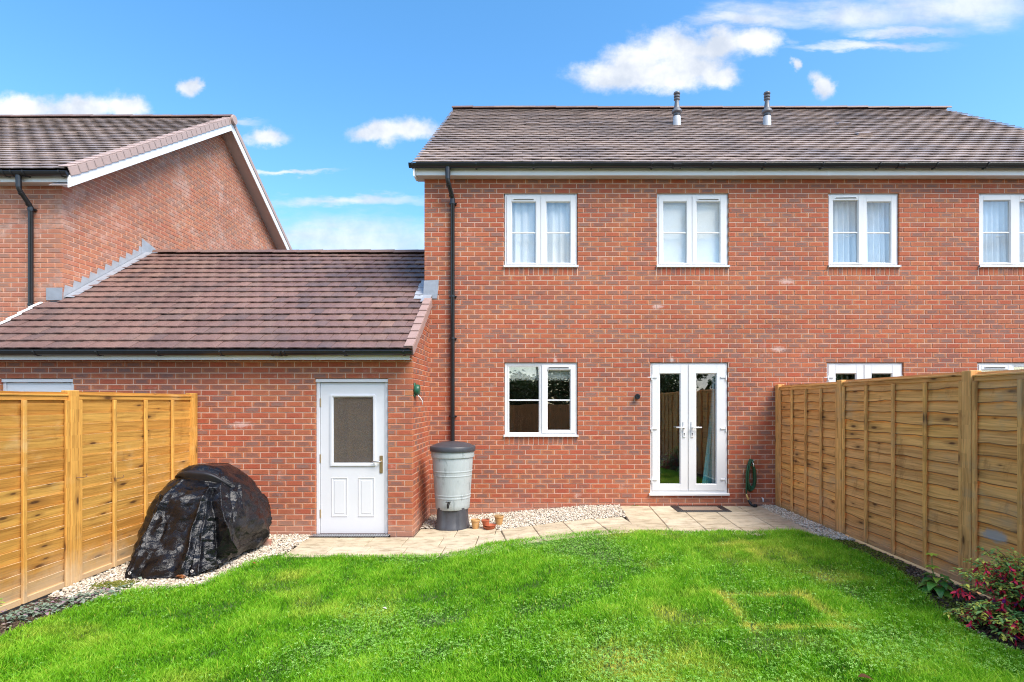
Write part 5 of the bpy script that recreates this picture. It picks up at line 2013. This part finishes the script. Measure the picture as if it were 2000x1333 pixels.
tag(mb.build('pot_saucer', m_red, None, True, 35), 'pair of stacked red-brown clay saucers in front of the small pot', 'saucer')

# ------------------------------------------------------------------ door mat
def mat_(x0, x1, y0, y1, z): pass
root = empty('door_mat', (X_at(1373, 8.1), -.42, -.03), 'black rubber door mat with a brown centre, on the patio by the doors', 'door mat')
MX0, MX1, MY0, MY1 = 2.122, 2.905, -.545, -.085
T = Matrix.Translation((0, 0, ground_z(2.5) + .001))
mb = MB()
for b in ((MX0, MX1, MY0, MY0 + .085), (MX0, MX1, MY1 - .085, MY1), (MX0, MX0 + .10, MY0 + .085, MY1 - .085), (MX1 - .10, MX1, MY0 + .085, MY1 - .085)):
    mb.bbox(*b, 0, .013, .004, M=T)
for i in range(26):
    x = MX0 + .02 + i * (MX1 - MX0 - .04) / 25
    for yy in (MY0 + .042, MY1 - .042):
        mb.box(x - .004, x + .004, yy - .03, yy + .03, .0135, .017, M=T)
mb.build('rubber_border', MAT['dark'], root)
mb = MB()
mb.bbox(MX0 + .1005, MX1 - .1005, MY0 + .0855, MY1 - .0855, .0, .011, .003, M=T)
mb.build('coir_centre', simple('brown_coir', (.30, .215, .155), .95, .3, 60, .8), root)

# ------------------------------------------------------------------ hose on the wall
hx, hy = X_at(1467, 8.52), -.055
hose = empty('garden_hose', (hx, hy, .35), 'dark green coiled garden hose hung on the wall beside the right fence', 'hose')
pts = []
loops = 7
zt_, zb_ = .685, .19
for i in range(loops * 40 + 1):
    u = i / 40
    k = int(u)
    a = 2 * math.pi * u + math.pi / 2
    wv = .070 + .012 * math.sin(k * 1.7)
    hb = zb_ + .05 * ((k * 2.3) % 1.6)
    hz = (zt_ - .01 * (k % 3) - hb) / 2
    yy = hy - .022 * ((k % 4) - 1.5) - .01 * math.sin(a)
    s = math.sin(a)
    wz = wv * (.62 + .38 * (1 - s) / 2 * 1.3)
    pts.append((hx + wz * math.cos(a) * (1 if k % 2 else .9) + .006 * ((k % 3) - 1), min(yy, -.012), (zt_ + hb) / 2 - .004 * (k % 3) + hz * s))
x0h = hx - .083
end = [(hx - .06, hy - .03, .60), (x0h, hy - .03, .45), (x0h - .008, hy - .03, .22), (x0h - .004, hy - .03, .15)]
mb = MB()
mb.tube(pts[:-6] + end, .0105, 7)
mb.build('hose_coil', simple('green_hose_rubber', (.014, .085, .040), .4, .3, 60, .1), hose, True)
mb = MB()
mb.tube([(x0h - .004, hy - .03, .16), (x0h + .002, hy - .035, .13), (x0h + .022, hy - .06, .065)], [.011, .013, .013], 10)
mb.build('hose_connector', simple('yellow_plastic', (.66, .46, .16), .4), hose, True)
mb = MB()
mb.tube([(x0h + .020, hy - .058, .07), (x0h + .035, hy - .075, .035), (x0h + .052, hy - .095, .0), (x0h + .075, hy - .11, -.005)], [.017, .024, .021, .018], 10)
mb.lathe([(.018, 0), (.030, .012), (.032, .045), (.024, .05), (0, .05)], 14, M=Matrix.Translation((x0h + .075, hy - .115, -.005)) @ Matrix.Rotation(R(105), 4, 'Y') @ Matrix.Rotation(R(-20), 4, 'X'))
mb.build('spray_nozzle', MAT['dark'], hose, True, 40)
tp = empty('outdoor_tap', (hx, -.03, .63), 'small grey wall tap with the green hose looped over it', 'tap')
mb = MB()
mb.tube([(hx + .005, .0, .635), (hx + .005, -.12, .635), (hx + .005, -.135, .62), (hx + .005, -.137, .585)], .011, 10)
mb.build('spout', MAT['metal'], tp, True)
mb = MB()
mb.bbox(hx - .025, hx + .035, -.095, -.08, .662, .672, .003)
mb.tube([(hx + .005, -.087, .64), (hx + .005, -.087, .665)], .007, 8)
mb.build('lever', MAT['upvc'], tp)

# ------------------------------------------------------------------ small wall fittings
wf = empty('wall_fitting', (X_at(1245, 8.52), -.02, Z_at(775, 8.52)), 'small round black fitting on the brick wall left of the patio doors', 'wall fitting')
T = Matrix.Translation((X_at(1245, 8.53), -.0005, Z_at(775, 8.53))) @ Matrix.Rotation(R(90), 4, 'X')
mb = MB(); mb.lathe([(.030, 0), (.034, .004), (.034, .012)], 20, M=T); mb.build('wall_plate', MAT['dark'], wf, True, 40)
mb = MB(); mb.lathe([(.026, .012), (.040, .016), (.042, .055), (.036, .062), (.015, .062), (.013, .055), (0, .055)], 20, M=T); mb.build('housing', MAT['dark'], wf, True, 40)

rl = empty('clothes_line_reel', (GX1 + .05, -1.12, Z_at(764, 7.44)), 'green retractable clothes line reel with loose white cord, on the garage side wall', 'clothes line')
m_gr = simple('dark_green_plastic', (.018, .105, .060), .35, .15, 20)
yq, zq = -1.14, Z_at(762, 7.44)
mb = MB()
mb.lathe([(.060, 0), (.072, .012), (.075, .045), (.066, .066), (.030, .072), (0, .072)], 28, M=Matrix.Translation((GX1 + .002, yq, zq)) @ Matrix.Rotation(R(90), 4, 'Y'))
mb.bbox(GX1 + .001, GX1 + .016, yq - .05, yq + .05, zq - .095, zq + .095, .006)
mb.build('reel_case', m_gr, rl, True, 40)
mb = MB()
mb.tube([(GX1 + .05, yq - .03, zq - .055), (GX1 + .062, yq - .035, zq - .085), (GX1 + .085, yq - .04, zq - .10), (GX1 + .115, yq - .03, zq - .15), (GX1 + .118, yq - .03, zq - .20)], .0045, 6)
mb.build('cord', MAT['upvc'], rl, True)

# ------------------------------------------------------------------ the black cover
def m_tarp():
    m, n = material('black_woven_sheet')
    p = n.pos()
    wv = n.v('ADD', p, n.scale(n.n('ShaderNodeTexNoise', {'Vector': p, 'Scale': 8.0, 'Detail': 3.0}).outputs[1], (.10, .10, .10)))
    a = n.noise(n.scale(wv, (1, 1, 2.6)), 15.0, 5.0, .62, .6)
    r1_ = n.m('ABSOLUTE', n.m('SUBTRACT', a, .5))
    a2 = n.noise(n.scale(wv, (1.6, 1.6, 1)), 34.0, 4.0, .6, .6)
    r2_ = n.m('ABSOLUTE', n.m('SUBTRACT', a2, .5))
    hgt = n.m('ADD', n.m('MULTIPLY', r1_, -3.0), n.m('MULTIPLY', r2_, -1.2))
    du = n.noise(p, 7.0, 5.0, .65)
    c = n.mix(n.step(du, .5, .8), (.006, .006, .008, 1), (.014, .014, .017, 1))
    bmp = n.n('ShaderNodeBump', {'Height': hgt, 'Strength': .35, 'Distance': .012}).outputs[0]
    nv = bmp
    for sc_, amt in ((4.5, .34), (10.0, .42)):          # the stiff sheet creases into little flat facets
        cell = n.n('ShaderNodeTexVoronoi', {'Vector': n.scale(wv, (1, 1, 1.9)), 'Scale': sc_}, feature='F1').outputs['Color']
        nv = n.v('ADD', nv, n.scale(n.v('SUBTRACT', cell, (.5, .5, .5)), (amt, amt, amt)))
    nv = n.v('NORMALIZE', nv)
    pr = n.n('ShaderNodeBsdfPrincipled', {'Base Color': c, 'Roughness': n.ramp(du, [(.3, (.12, .12, .12)), (.75, (.24, .24, .24))]), 'Specular IOR Level': .42, 'Normal': nv})
    n.n('ShaderNodeOutputMaterial', {0: pr.outputs[0]})
    return m


MAT['tarp'] = m_tarp()
cov = empty('tarpaulin_cover', (-3.67, -2.4, -.18), 'crumpled glossy black cover tied over a bulky object on the gravel by left fence', 'cover')
CX, CY = -3.685, 6.20 + CAM_Y
HX, HY = .445, .735
ZB = -.178
nt, na = 150, 400
V, F = [], []


def sup(c, s, e):
    return math.copysign(abs(c) ** (2 / e), c), math.copysign(abs(s) ** (2 / e), s)


def cover_point(a, t):
    """a round the object, t from the hem (0) over the shoulder (.72) to the top (1)"""
    ca, sa = math.cos(a), math.sin(a)
    bx, by = sup(ca, sa, 4.6)
    # hem: a little flared, with the right flank tucked in towards the back
    hemx, hemy = CX + HX * bx * (1.0 if bx < 0 else .96), CY + HY * by
    if bx > 0: hemy += .10 * bx * (1 - by) * .5
    tx, ty = sup(ca, sa, 2.5)
    topx, topy = CX + .02 + (.42 if tx < 0 else .37) * tx, CY + .27 + .36 * ty
    front_ = max(0.0, -sa) ** 1.3
    right_ = max(0.0, ca) ** 1.5
    zt = .66 + .04 * front_ - .10 * right_ + .05 * max(0, -ca) - .04 * max(0, sa)
    if t < .72:
        s = t / .72
        pw = 2.6
        f = s ** pw
        g_ = s ** .95
        if s < .75: ff, gg = .6 * s / .75, .83 * s / .75
        else: ff, gg = .6 + .4 * (s - .75) / .25, .83 + .17 * (s - .75) / .25
        fw = min(1, front_ * 1.25)
        f, g_ = f + (ff - f) * fw, g_ + (gg - g_) * fw
        z = ZB + (zt - ZB) * g_
        x, y = hemx + (topx - hemx) * f, hemy + (topy - hemy) * f
        blg = math.sin(math.pi * min(1, s)) * (.10 * right_ - .02 * front_)
        x += blg * ca; y += blg * sa * .6
        hem_lift = .0
        if right_ > .2: hem_lift = .05 * right_ * (1 - s)
        z += hem_lift
    else:
        s = (t - .72) / .28
        k = math.cos(s * math.pi / 2)
        x, y = CX + .02 + (topx - CX - .02) * k, CY + .27 + (topy - CY - .27) * k
        z = zt * k + (1 - k) * .80 + .16 * math.sin(s * math.pi / 2) * (1 - .35 * s) * (1 - .6 * right_ * k)
        z = min(z, .845 - .10 * max(0, (x - CX)) ** 1.0)
    return Vector((x, y, z))


for i in range(nt + 1):
    t = i / nt
    for j in range(na):
        a = 2 * math.pi * j / na
        p = cover_point(a, t)
        e = .01
        du_ = cover_point(a + e, t) - cover_point(a - e, t)
        dv_ = cover_point(a, min(1, t + e)) - cover_point(a, max(0, t - e))
        nn_ = du_.cross(dv_)
        nn_ = nn_.normalized() if nn_.length > 1e-7 else Vector((0, 0, 1))
        low = 1 - min(1, t / .75)
        w1 = mnoise.noise(Vector((p.x * 3.2, p.y * 3.2, p.z * 1.4 + 4)))
        w2 = 1 - abs(mnoise.noise(Vector((p.x * 8, p.y * 8, p.z * 8 + 9)))) * 2
        w3 = 1 - abs(mnoise.noise(Vector((p.x * 19, p.y * 19, p.z * 19)))) * 2
        pl = math.sin(a * 9 + 2 * mnoise.noise(Vector((p.z * 2, a, 0)))) * low
        w4 = 1 - abs(mnoise.noise(Vector((p.x * 9 + 5, p.y * 9, p.z * 26)))) * 2
        am = a if a < math.pi else a - 2 * math.pi
        vd = mnoise.voronoi(Vector((p.x * 4.2 + w1 * .7, p.y * 4.2, p.z * 5)))[0]
        ve = mnoise.voronoi(Vector((p.x * 10 + w1, p.y * 10, p.z * 14)))[0]
        crum = .5 + .8 * low + (.4 if t < .7 else 0)
        d = .018 * w1 + .006 * w2 * (.4 + low) + .014 * pl + crum * (.026 * (vd[1] - vd[0]) + .008 * (ve[1] - ve[0]))
        def crease(a0, t0, a1, t1, wdt, amp):
            s_ = min(1, max(0, (t - t0) / (t1 - t0)))
            ac = a0 + (a1 - a0) * s_ + .05 * mnoise.noise(Vector((t * 6, a0, 0)))
            on = 1 if min(t0, t1) - .02 < t < max(t0, t1) + .05 else 0
            return amp * math.exp(-abs(am - ac) / wdt) * on * (1 - .4 * s_)
        d += crease(-2.02, 0, -1.92, .66, .07, .050) + crease(-1.42, 0, -1.30, .62, .06, .045) - crease(-1.72, 0, -1.62, .60, .10, .025)
        for q_ in range(9):                 # long folds running from the shoulder down to the hem
            a0_ = -2.75 + .42 * q_
            d += crease(a0_, 0, a0_ + (.18 if q_ % 2 else -.12), .45 + .05 * (q_ % 3), .045, .030 - .004 * (q_ % 4))
        d += crease(-.22, .12, -1.05, .66, .07, .075) - crease(-.45, .05, -1.2, .6, .09, .075) + crease(.30, .1, -.45, .75, .10, .030) - crease(.05, .1, -.75, .7, .1, .03)
        if t > .96: d *= (1 - t) / .04
        d += .0
        q = p + nn_ * d
        if i == 0:
            q.z = max(ZB - .004, q.z * 0 + ZB + .012 * (1 + mnoise.noise(Vector((a * 3, 0, 0)))) + (.05 * max(0, math.cos(a)) ** 1.5))
        q.z = max(q.z, ZB - .006)
        V.append(tuple(q))
for i in range(nt):
    for j in range(na):
        k = (j + 1) % na
        F.append((i * na + j, i * na + k, (i + 1) * na + k, (i + 1) * na + j))
mb = MB(); mb.add(V, F)
cover_mesh = mb.build('sheet', MAT['tarp'], cov, True)
# gathered hood lip across the top
mb = MB()
V, F = [], []
m_ = 56
for i in range(m_ + 1):
    s = i / m_
    a = -2.45 + 1.75 * s
    h_ = .100 * math.sin(math.pi * min(1, s * .97 + .015)) ** .8
    base = cover_point(a, .715) + Vector((0, 0, -.015 * s))
    crown = cover_point(a, .86)
    inn = (crown - base); inn.z = 0
    inn.normalize()
    gth = .004 * math.sin(i * 2.9)
    for (di, dz) in ((.02, -.03), (.004, .02), (.002, .3 * h_), (-.006, .8 * h_), (-.008, h_), (.004, h_ + .010), (.03, h_ + .014 + gth), (.07, h_ + .016 - gth)):
        V.append(tuple(base + inn * di + Vector((0, 0, dz))))
    V.append(tuple(crown + Vector((0, 0, .012))))
    V.append(tuple(cover_point(a, .93) + Vector((0, 0, -.012))))
for i in range(m_):
    for k in range(9):
        F.append((i * 10 + k, (i + 1) * 10 + k, (i + 1) * 10 + k + 1, i * 10 + k + 1))
mb.add(V, F)
mb.build('hood_lip', simple('black_hood_fabric', (.014, .014, .018), .42, .3, 30, .3), cov, True)
eb = MB()
eb.lathe([(.007, 0), (.013, .001), (.015, .003), (.013, .005), (.007, .004)], 16, cap=False)
em = eb.mesh('eyelet', simple('eyelet_metal', (.72, .70, .68), .35, .1, 10, 0, .5))
for ang_, tt in ((-1.98, .035), (-1.15, .028)):
    p = cover_point(ang_, tt)
    link('eyelet', em, cov, Matrix.Translation((p.x, p.y - .05, p.z + .01)) @ Matrix.Rotation(R(75), 4, 'X'))

mb = MB()
T = Matrix.Translation((X_at(511, 6.72), 6.72 + CAM_Y, ground_z(-3.3) + .03)) @ Matrix.Rotation(R(24), 4, 'Z')
brick_fn(.215, .065)(mb, .3)
lb = tag(link('loose_brick', mb.mesh('loose_brick', MAT['brick']), None, T), 'single red brick lying in the gravel at the right hem of the black cover', 'brick')

# ------------------------------------------------------------------ plants
def leaf_geo(mb, base, direction, length, width, up, tone, fold=.25, droop=.3, segs=3):
    d = Vector(direction).normalized()
    u = Vector(up)
    s = d.cross(u)
    if s.length < 1e-3: s = d.cross(Vector((1, 0, 0)))
    s.normalize()
    u = s.cross(d).normalized()
    V, F = [], []
    prof = [0.05, .85, 1.0, .62, 0.02] if segs >= 4 else [.05, .95, .75, .02]
    n = len(prof) - 1
    for i, wv in enumerate(prof):
        t = i / n
        c = Vector(base) + d * length * t - Vector((0, 0, 1)) * droop * length * t * t
        hw = width * .5 * wv
        V += [tuple(c - s * hw + u * hw * fold), tuple(c), tuple(c + s * hw + u * hw * fold)]
    for i in range(n):
        a, b = i * 3, i * 3 + 3
        F += [(a, a + 1, b + 1, b), (a + 1, a + 2, b + 2, b + 1)]
    mb.add(V, F, None, tone)


def rdir(zlo=-.2, zhi=.9):
    a = random.random() * 2 * math.pi
    z = random.uniform(zlo, zhi)
    r = math.sqrt(max(0, 1 - z * z))
    return Vector((r * math.cos(a), r * math.sin(a), z))


# fuchsia
FX, FY = 3.68, 3.95 + CAM_Y
FZ = ground_z(FX) - .03
fu = empty('fuchsia_bush', (FX, FY, FZ), 'fuchsia bush with magenta hanging flowers and yellow-green tips at the right edge', 'shrub')
m_fl = m_leaf('fuchsia_leaf', [(0, (.05, .14, .035)), (.35, (.15, .33, .08)), (.62, (.30, .50, .15)), (.8, (.48, .60, .11)), (1, (.78, .74, .12))], .45, .2, .4)
m_stem = simple('reddish_stem', (.16, .045, .03), .6, .2, 20)
st, lf = MB(), MB()
tips = []
for i in range(210):
    a = random.random() * 2 * math.pi
    el = random.uniform(-.02, 1.3)
    L_ = random.uniform(.40, .60) * (1.0 if el < 1.0 else .95)
    if math.cos(a) > .0: L_ *= 1 - .8 * math.cos(a)
    dirn = Vector((math.cos(a) * math.cos(el), math.sin(a) * math.cos(el) * .9, math.sin(el)))
    b0 = Vector((FX + .06 * math.cos(a), FY + .06 * math.sin(a), FZ))
    ptsb = []
    for k in range(7):
        t = k / 6
        p = b0 + dirn * L_ * t + Vector((0, 0, -.16 * L_ * t * t + .22 * L_ * math.sin(t * 2.2)))
        p += Vector((random.gauss(0, .006), random.gauss(0, .006), 0))
        ptsb.append(p)
    st.tube(ptsb, [.004 * (1 - .7 * k / 6) + .0008 for k in range(7)], 5)
    for k in range(1, 7):
        for r_ in range(10 if k > 2 else 5):
            p = ptsb[k] + Vector((random.gauss(0, .014), random.gauss(0, .014), random.gauss(0, .010)))
            dd = (rdir(-.5, .6) + dirn * .5).normalized()
            tone = min(1, max(0, .12 + .45 * (k / 6) ** 1.5 + random.gauss(0, .13)))
            ln = random.uniform(.030, .052)
            if k >= 5 and dirn.z > .05 and random.random() < .7:
                tone = random.uniform(.74, 1.0); ln *= .8
            leaf_geo(lf, p, dd, ln, ln * .55, (0, 0, 1), tone, .25, .35)
        tips.append((ptsb[k], dirn))
st.build('stem', m_stem, fu, True)
tag(lf.build('foliage', m_fl, fu), kind='stuff')
m_flw = m_leaf('fuchsia_flower', [(0, (.80, .015, .05)), (.45, (.98, .07, .13)), (.55, (.16, .018, .24)), (1, (.30, .05, .38))], .45, .25, .3)
flm = []
for v_ in range(5):
    b = MB()
    b.tube([(0, 0, 0), (0, 0, -.014)], [.0022, .0045], 6, .1)
    op = random.uniform(.5, 1.1)
    for k in range(4):
        a = k * math.pi / 2 + .3 * v_
        leaf_geo(b, (0, 0, -.013), (math.cos(a) * op, math.sin(a) * op, -.55), .030, .0115, (0, 0, 1), .30 + .03 * k, .2, -.1)
    b.lathe([(.003, -.028), (.0060, -.025), (.004, -.014)], 7, .72, cap=False)
    for k in range(4):
        a = k * 1.57 + .5
        b.tube([(0, 0, -.02), (.003 * math.cos(a), .003 * math.sin(a), -.048)], .0007, 3, .3)
    flm.append(b.mesh('flower', m_flw))
for i in range(520):
    p, dirn = random.choice(tips)
    if (p - Vector((FX, FY, FZ))).length < .16 or dirn.y > .45 or dirn.x > .5: continue
    q = p + Vector((random.gauss(0, .022), random.gauss(0, .022), -random.uniform(.005, .035)))
    sc_ = random.uniform(1.4, 2.1)
    M = Matrix.Translation(q) @ Matrix.Rotation(random.uniform(-.5, .5), 4, 'X') @ Matrix.Rotation(random.uniform(-.5, .5), 4, 'Y') @ Matrix.Rotation(random.random() * 6, 4, 'Z') @ Matrix.Scale(sc_, 4)
    link('flower', random.choice(flm), fu, M)

# broad-leaved young plant
HXp, HYp = 3.43, 4.68 + CAM_Y
HZ = ground_z(3.4) - .035
hy_ = empty('young_hydrangea', (HXp, HYp, HZ), 'young plant with broad dark green leaves and a lime shoot, against right fence', 'plant')
m_hl = m_leaf('broad_leaf', [(0, (.030, .13, .030)), (.5, (.065, .24, .045)), (.78, (.19, .42, .05)), (1, (.58, .68, .06))], .35, .2, .5)
mb = MB()
mb.tube([(HXp, HYp, HZ), (HXp - .03, HYp - .01, HZ + .13), (HXp - .05, HYp - .01, HZ + .24), (HXp - .06, HYp - .02, HZ + .345)], [.006, .005, .004, .003], 6)
mb.tube([(HXp, HYp, HZ), (HXp + .04, HYp, HZ + .10), (HXp + .07, HYp, HZ + .16)], [.005, .004, .003], 6)
mb.build('stem', simple('green_stem', (.16, .24, .06), .6), hy_, True)
for i in range(24):
    a = i * 2.4
    lv = i / 24
    el = .05 + .65 * lv
    L_ = random.uniform(.12, .165) * (1 - .25 * lv)
    b = MB()
    base = Vector((HXp + .03 * math.cos(a), HYp + .03 * math.sin(a), HZ + .05 + .12 * lv))
    leaf_geo(b, base, (math.cos(a) * math.cos(el), math.sin(a) * math.cos(el), math.sin(el)), L_, L_ * .58, (0, 0, 1), random.uniform(.3, .85), .18, .75, 4)
    b.build('leaf', m_hl, hy_, True)
for zz, n_, L_ in ((.24, 6, .075), (.345, 7, .065)):
    for i in range(n_):
        a = i * 6.28 / n_ + zz * 9
        b = MB()
        leaf_geo(b, (HXp - .055, HYp - .015, HZ + zz), (math.cos(a), math.sin(a), .5), L_ * random.uniform(.8, 1.15), L_ * .5, (0, 0, 1), random.uniform(.8, 1.0), .2, .4, 4)
        b.build('leaf', m_hl, hy_, True)

# low grey-green ground cover in the left bed
gc = empty('ground_cover_plant', (-4.12, 4.80 + CAM_Y, -.2), 'low grey-green and purple leafy clump in the bed at foot of left fence', 'plant')
m_gc = m_leaf('grey_green_leaf', [(0, (.10, .17, .11)), (.4, (.20, .28, .20)), (.7, (.30, .35, .29)), (.85, (.24, .15, .21)), (1, (.33, .22, .27))], .55, .2, .3)
mb = MB()
for i in range(620):
    t = random.random()
    x = -4.24 + .36 * t + random.gauss(0, .075)
    d = 4.50 + .66 * t + random.gauss(0, .09)
    if x < -4.43: continue
    z = ground_z(x) - .02 + random.uniform(.0, .055)
    dd = rdir(.0, .8)
    L_ = random.uniform(.022, .046)
    leaf_geo(mb, (x, d + CAM_Y, z), dd, L_, L_ * .8, (0, 0, 1), min(1, max(0, random.gauss(.45, .25))), .25, .5)
tag(mb.build('foliage', m_gc, gc), kind='stuff')
# sprig at the left edge
sp = empty('young_shrub', (-4.28, 4.42 + CAM_Y, -.2), 'small yellow-green sprig at the left edge of the photo against the fence', 'plant')
mb, lf2 = MB(), MB()
for i in range(6):
    a = random.uniform(0, 6.28); h_ = random.uniform(.16, .30)
    p0 = Vector((-4.30, 4.40 + CAM_Y, -.22)); p1 = p0 + Vector((.05 * math.cos(a), .05 * math.sin(a), h_))
    mb.tube([p0, (p0 + p1) / 2 + Vector((.01, 0, 0)), p1], [.004, .003, .002], 5)
    for k in range(9):
        t = random.uniform(.3, 1)
        L_ = random.uniform(.03, .05)
        leaf_geo(lf2, p0 + (p1 - p0) * t, rdir(-.1, .8), L_, L_ * .55, (0, 0, 1), random.uniform(.55, 1), .2, .4)
mb.build('stem', simple('brown_stem', (.14, .09, .05), .7), sp)
tag(lf2.build('foliage', m_hl, sp), kind='stuff')
# weed between patio and wall
wd_ = empty('weed', (X_at(1241, 8.5), -.07, -.03), 'tiny green weed in the joint between patio and house wall', 'weed')
for i in range(9):
    a = i * .7
    b = MB()
    leaf_geo(b, (X_at(1241, 8.5), -.06, ground_z(1.6)), (math.cos(a), -abs(math.sin(a)) * .6, .35), random.uniform(.05, .085), .018, (0, 0, 1), random.uniform(.5, .8), .2, .3)
    b.build('leaf', m_hl, wd_, True)
# fallen leaves and petals
m_dead = m_leaf('dead_leaf', [(0, (.10, .045, .02)), (.5, (.30, .11, .035)), (1, (.62, .60, .58))], .7, .15, .2)
for (px, py, L_, tone, nm, lab, cat) in ((1690, 1321, .085, .0, 'fallen_leaf', 'curled dark brown leaf on the lawn at the bottom edge of the photo', 'leaf'),
                               (353, 1126, .10, .4, 'fallen_leaf', 'orange-brown dead leaf in gravel below the front hem of the black cover', 'leaf'),
                               (497, 1099, .05, .5, 'fallen_leaf', 'small orange leaf in the gravel near the loose brick', 'leaf'),
                               (752, 1187, .045, 1.0, 'fallen_petal', 'white petal lying on the lawn below the garage door', 'petal')):
    x_guess = 0
    d = 5.0
    for _ in range(6):
        x_guess = X_at(px, d)
        d = (CAM_Z - ground_z(x_guess) - .035) * FPX / (py - PY)
    mb = MB()
    for k in range(3 if tone == .4 else 1):
        leaf_geo(mb, (X_at(px, d) + random.gauss(0, .02) * (k > 0) - L_ / 2, d + CAM_Y, ground_z(x_guess) + .032), (1, .3 * (k - 1), .25), L_, L_ * .6, (0, 0, 1), min(1, tone + .1 * k), .35, .35, 4)
    tag(mb.build(nm, m_dead, None, True), lab, cat)

# ------------------------------------------------------------------ trees beyond the garden end: the house glass mirrors them
m_tl = m_leaf('tree_leaf', [(0, (.020, .050, .012)), (.5, (.045, .10, .020)), (1, (.10, .18, .035))], .6, .15, .3)
m_tk = simple('tree_bark', (.11, .085, .06), .9, .3, 12, .5)
for (tx, ty, hh, rr) in ((-5.6, -17.2, 5.0, 1.7), (-2.6, -16.6, 4.2, 1.6), (.2, -17.4, 4.8, 1.8), (3.0, -16.8, 4.3, 1.6), (6.0, -17.2, 4.9, 1.8), (9.2, -15.5, 4.4, 1.7), (8.2, -10.5, 4.4, 1.5), (8.6, -5.6, 3.6, 1.2)):
    t_ = empty('garden_tree', (tx, ty, -.3), 'green tree beyond the garden end, seen only as a reflection in the house windows', 'tree', 'trees reflected in the windows')
    mb = MB()
    mb.tube([(tx, ty, -.3), (tx + .1, ty, hh * .35), (tx, ty + .1, hh * .8)], [.14, .10, .04], 8)
    mb.build('trunk', m_tk, t_, True)
    mb = MB()
    cl = [(Vector((tx, ty, hh * .55)) + Vector((random.gauss(0, rr * .45), random.gauss(0, rr * .4), random.uniform(-hh * .42, hh * .38))), random.uniform(.45, .8)) for _ in range(26)]
    for i in range(5200):
        c, r_ = random.choice(cl)
        p = c + rdir(-1, 1) * r_ * random.random() ** .4
        L_ = random.uniform(.15, .26)
        leaf_geo(mb, p, rdir(-.6, .6), L_, L_ * .6, rdir(.2, 1), min(1, max(0, random.gauss(.45, .25))), .15, .2)
    mb.build('crown', m_tl, t_)

# hedge behind the end fence
hd = empty('hedge', (0, -15.1, -.3), 'dark clipped hedge behind the end fence, seen only in the kitchen window glass', 'hedge')
mb = MB()
for i in range(17000):
    p = Vector((random.uniform(-7, 7), -15.1 + random.gauss(0, .32), random.uniform(.2, 2.75)))
    L_ = random.uniform(.10, .19)
    leaf_geo(mb, p, rdir(-.6, .6), L_, L_ * .6, rdir(.2, 1), min(1, max(0, random.gauss(.35, .22))), .15, .2)
tag(mb.build('foliage', m_tl, hd), kind='stuff')
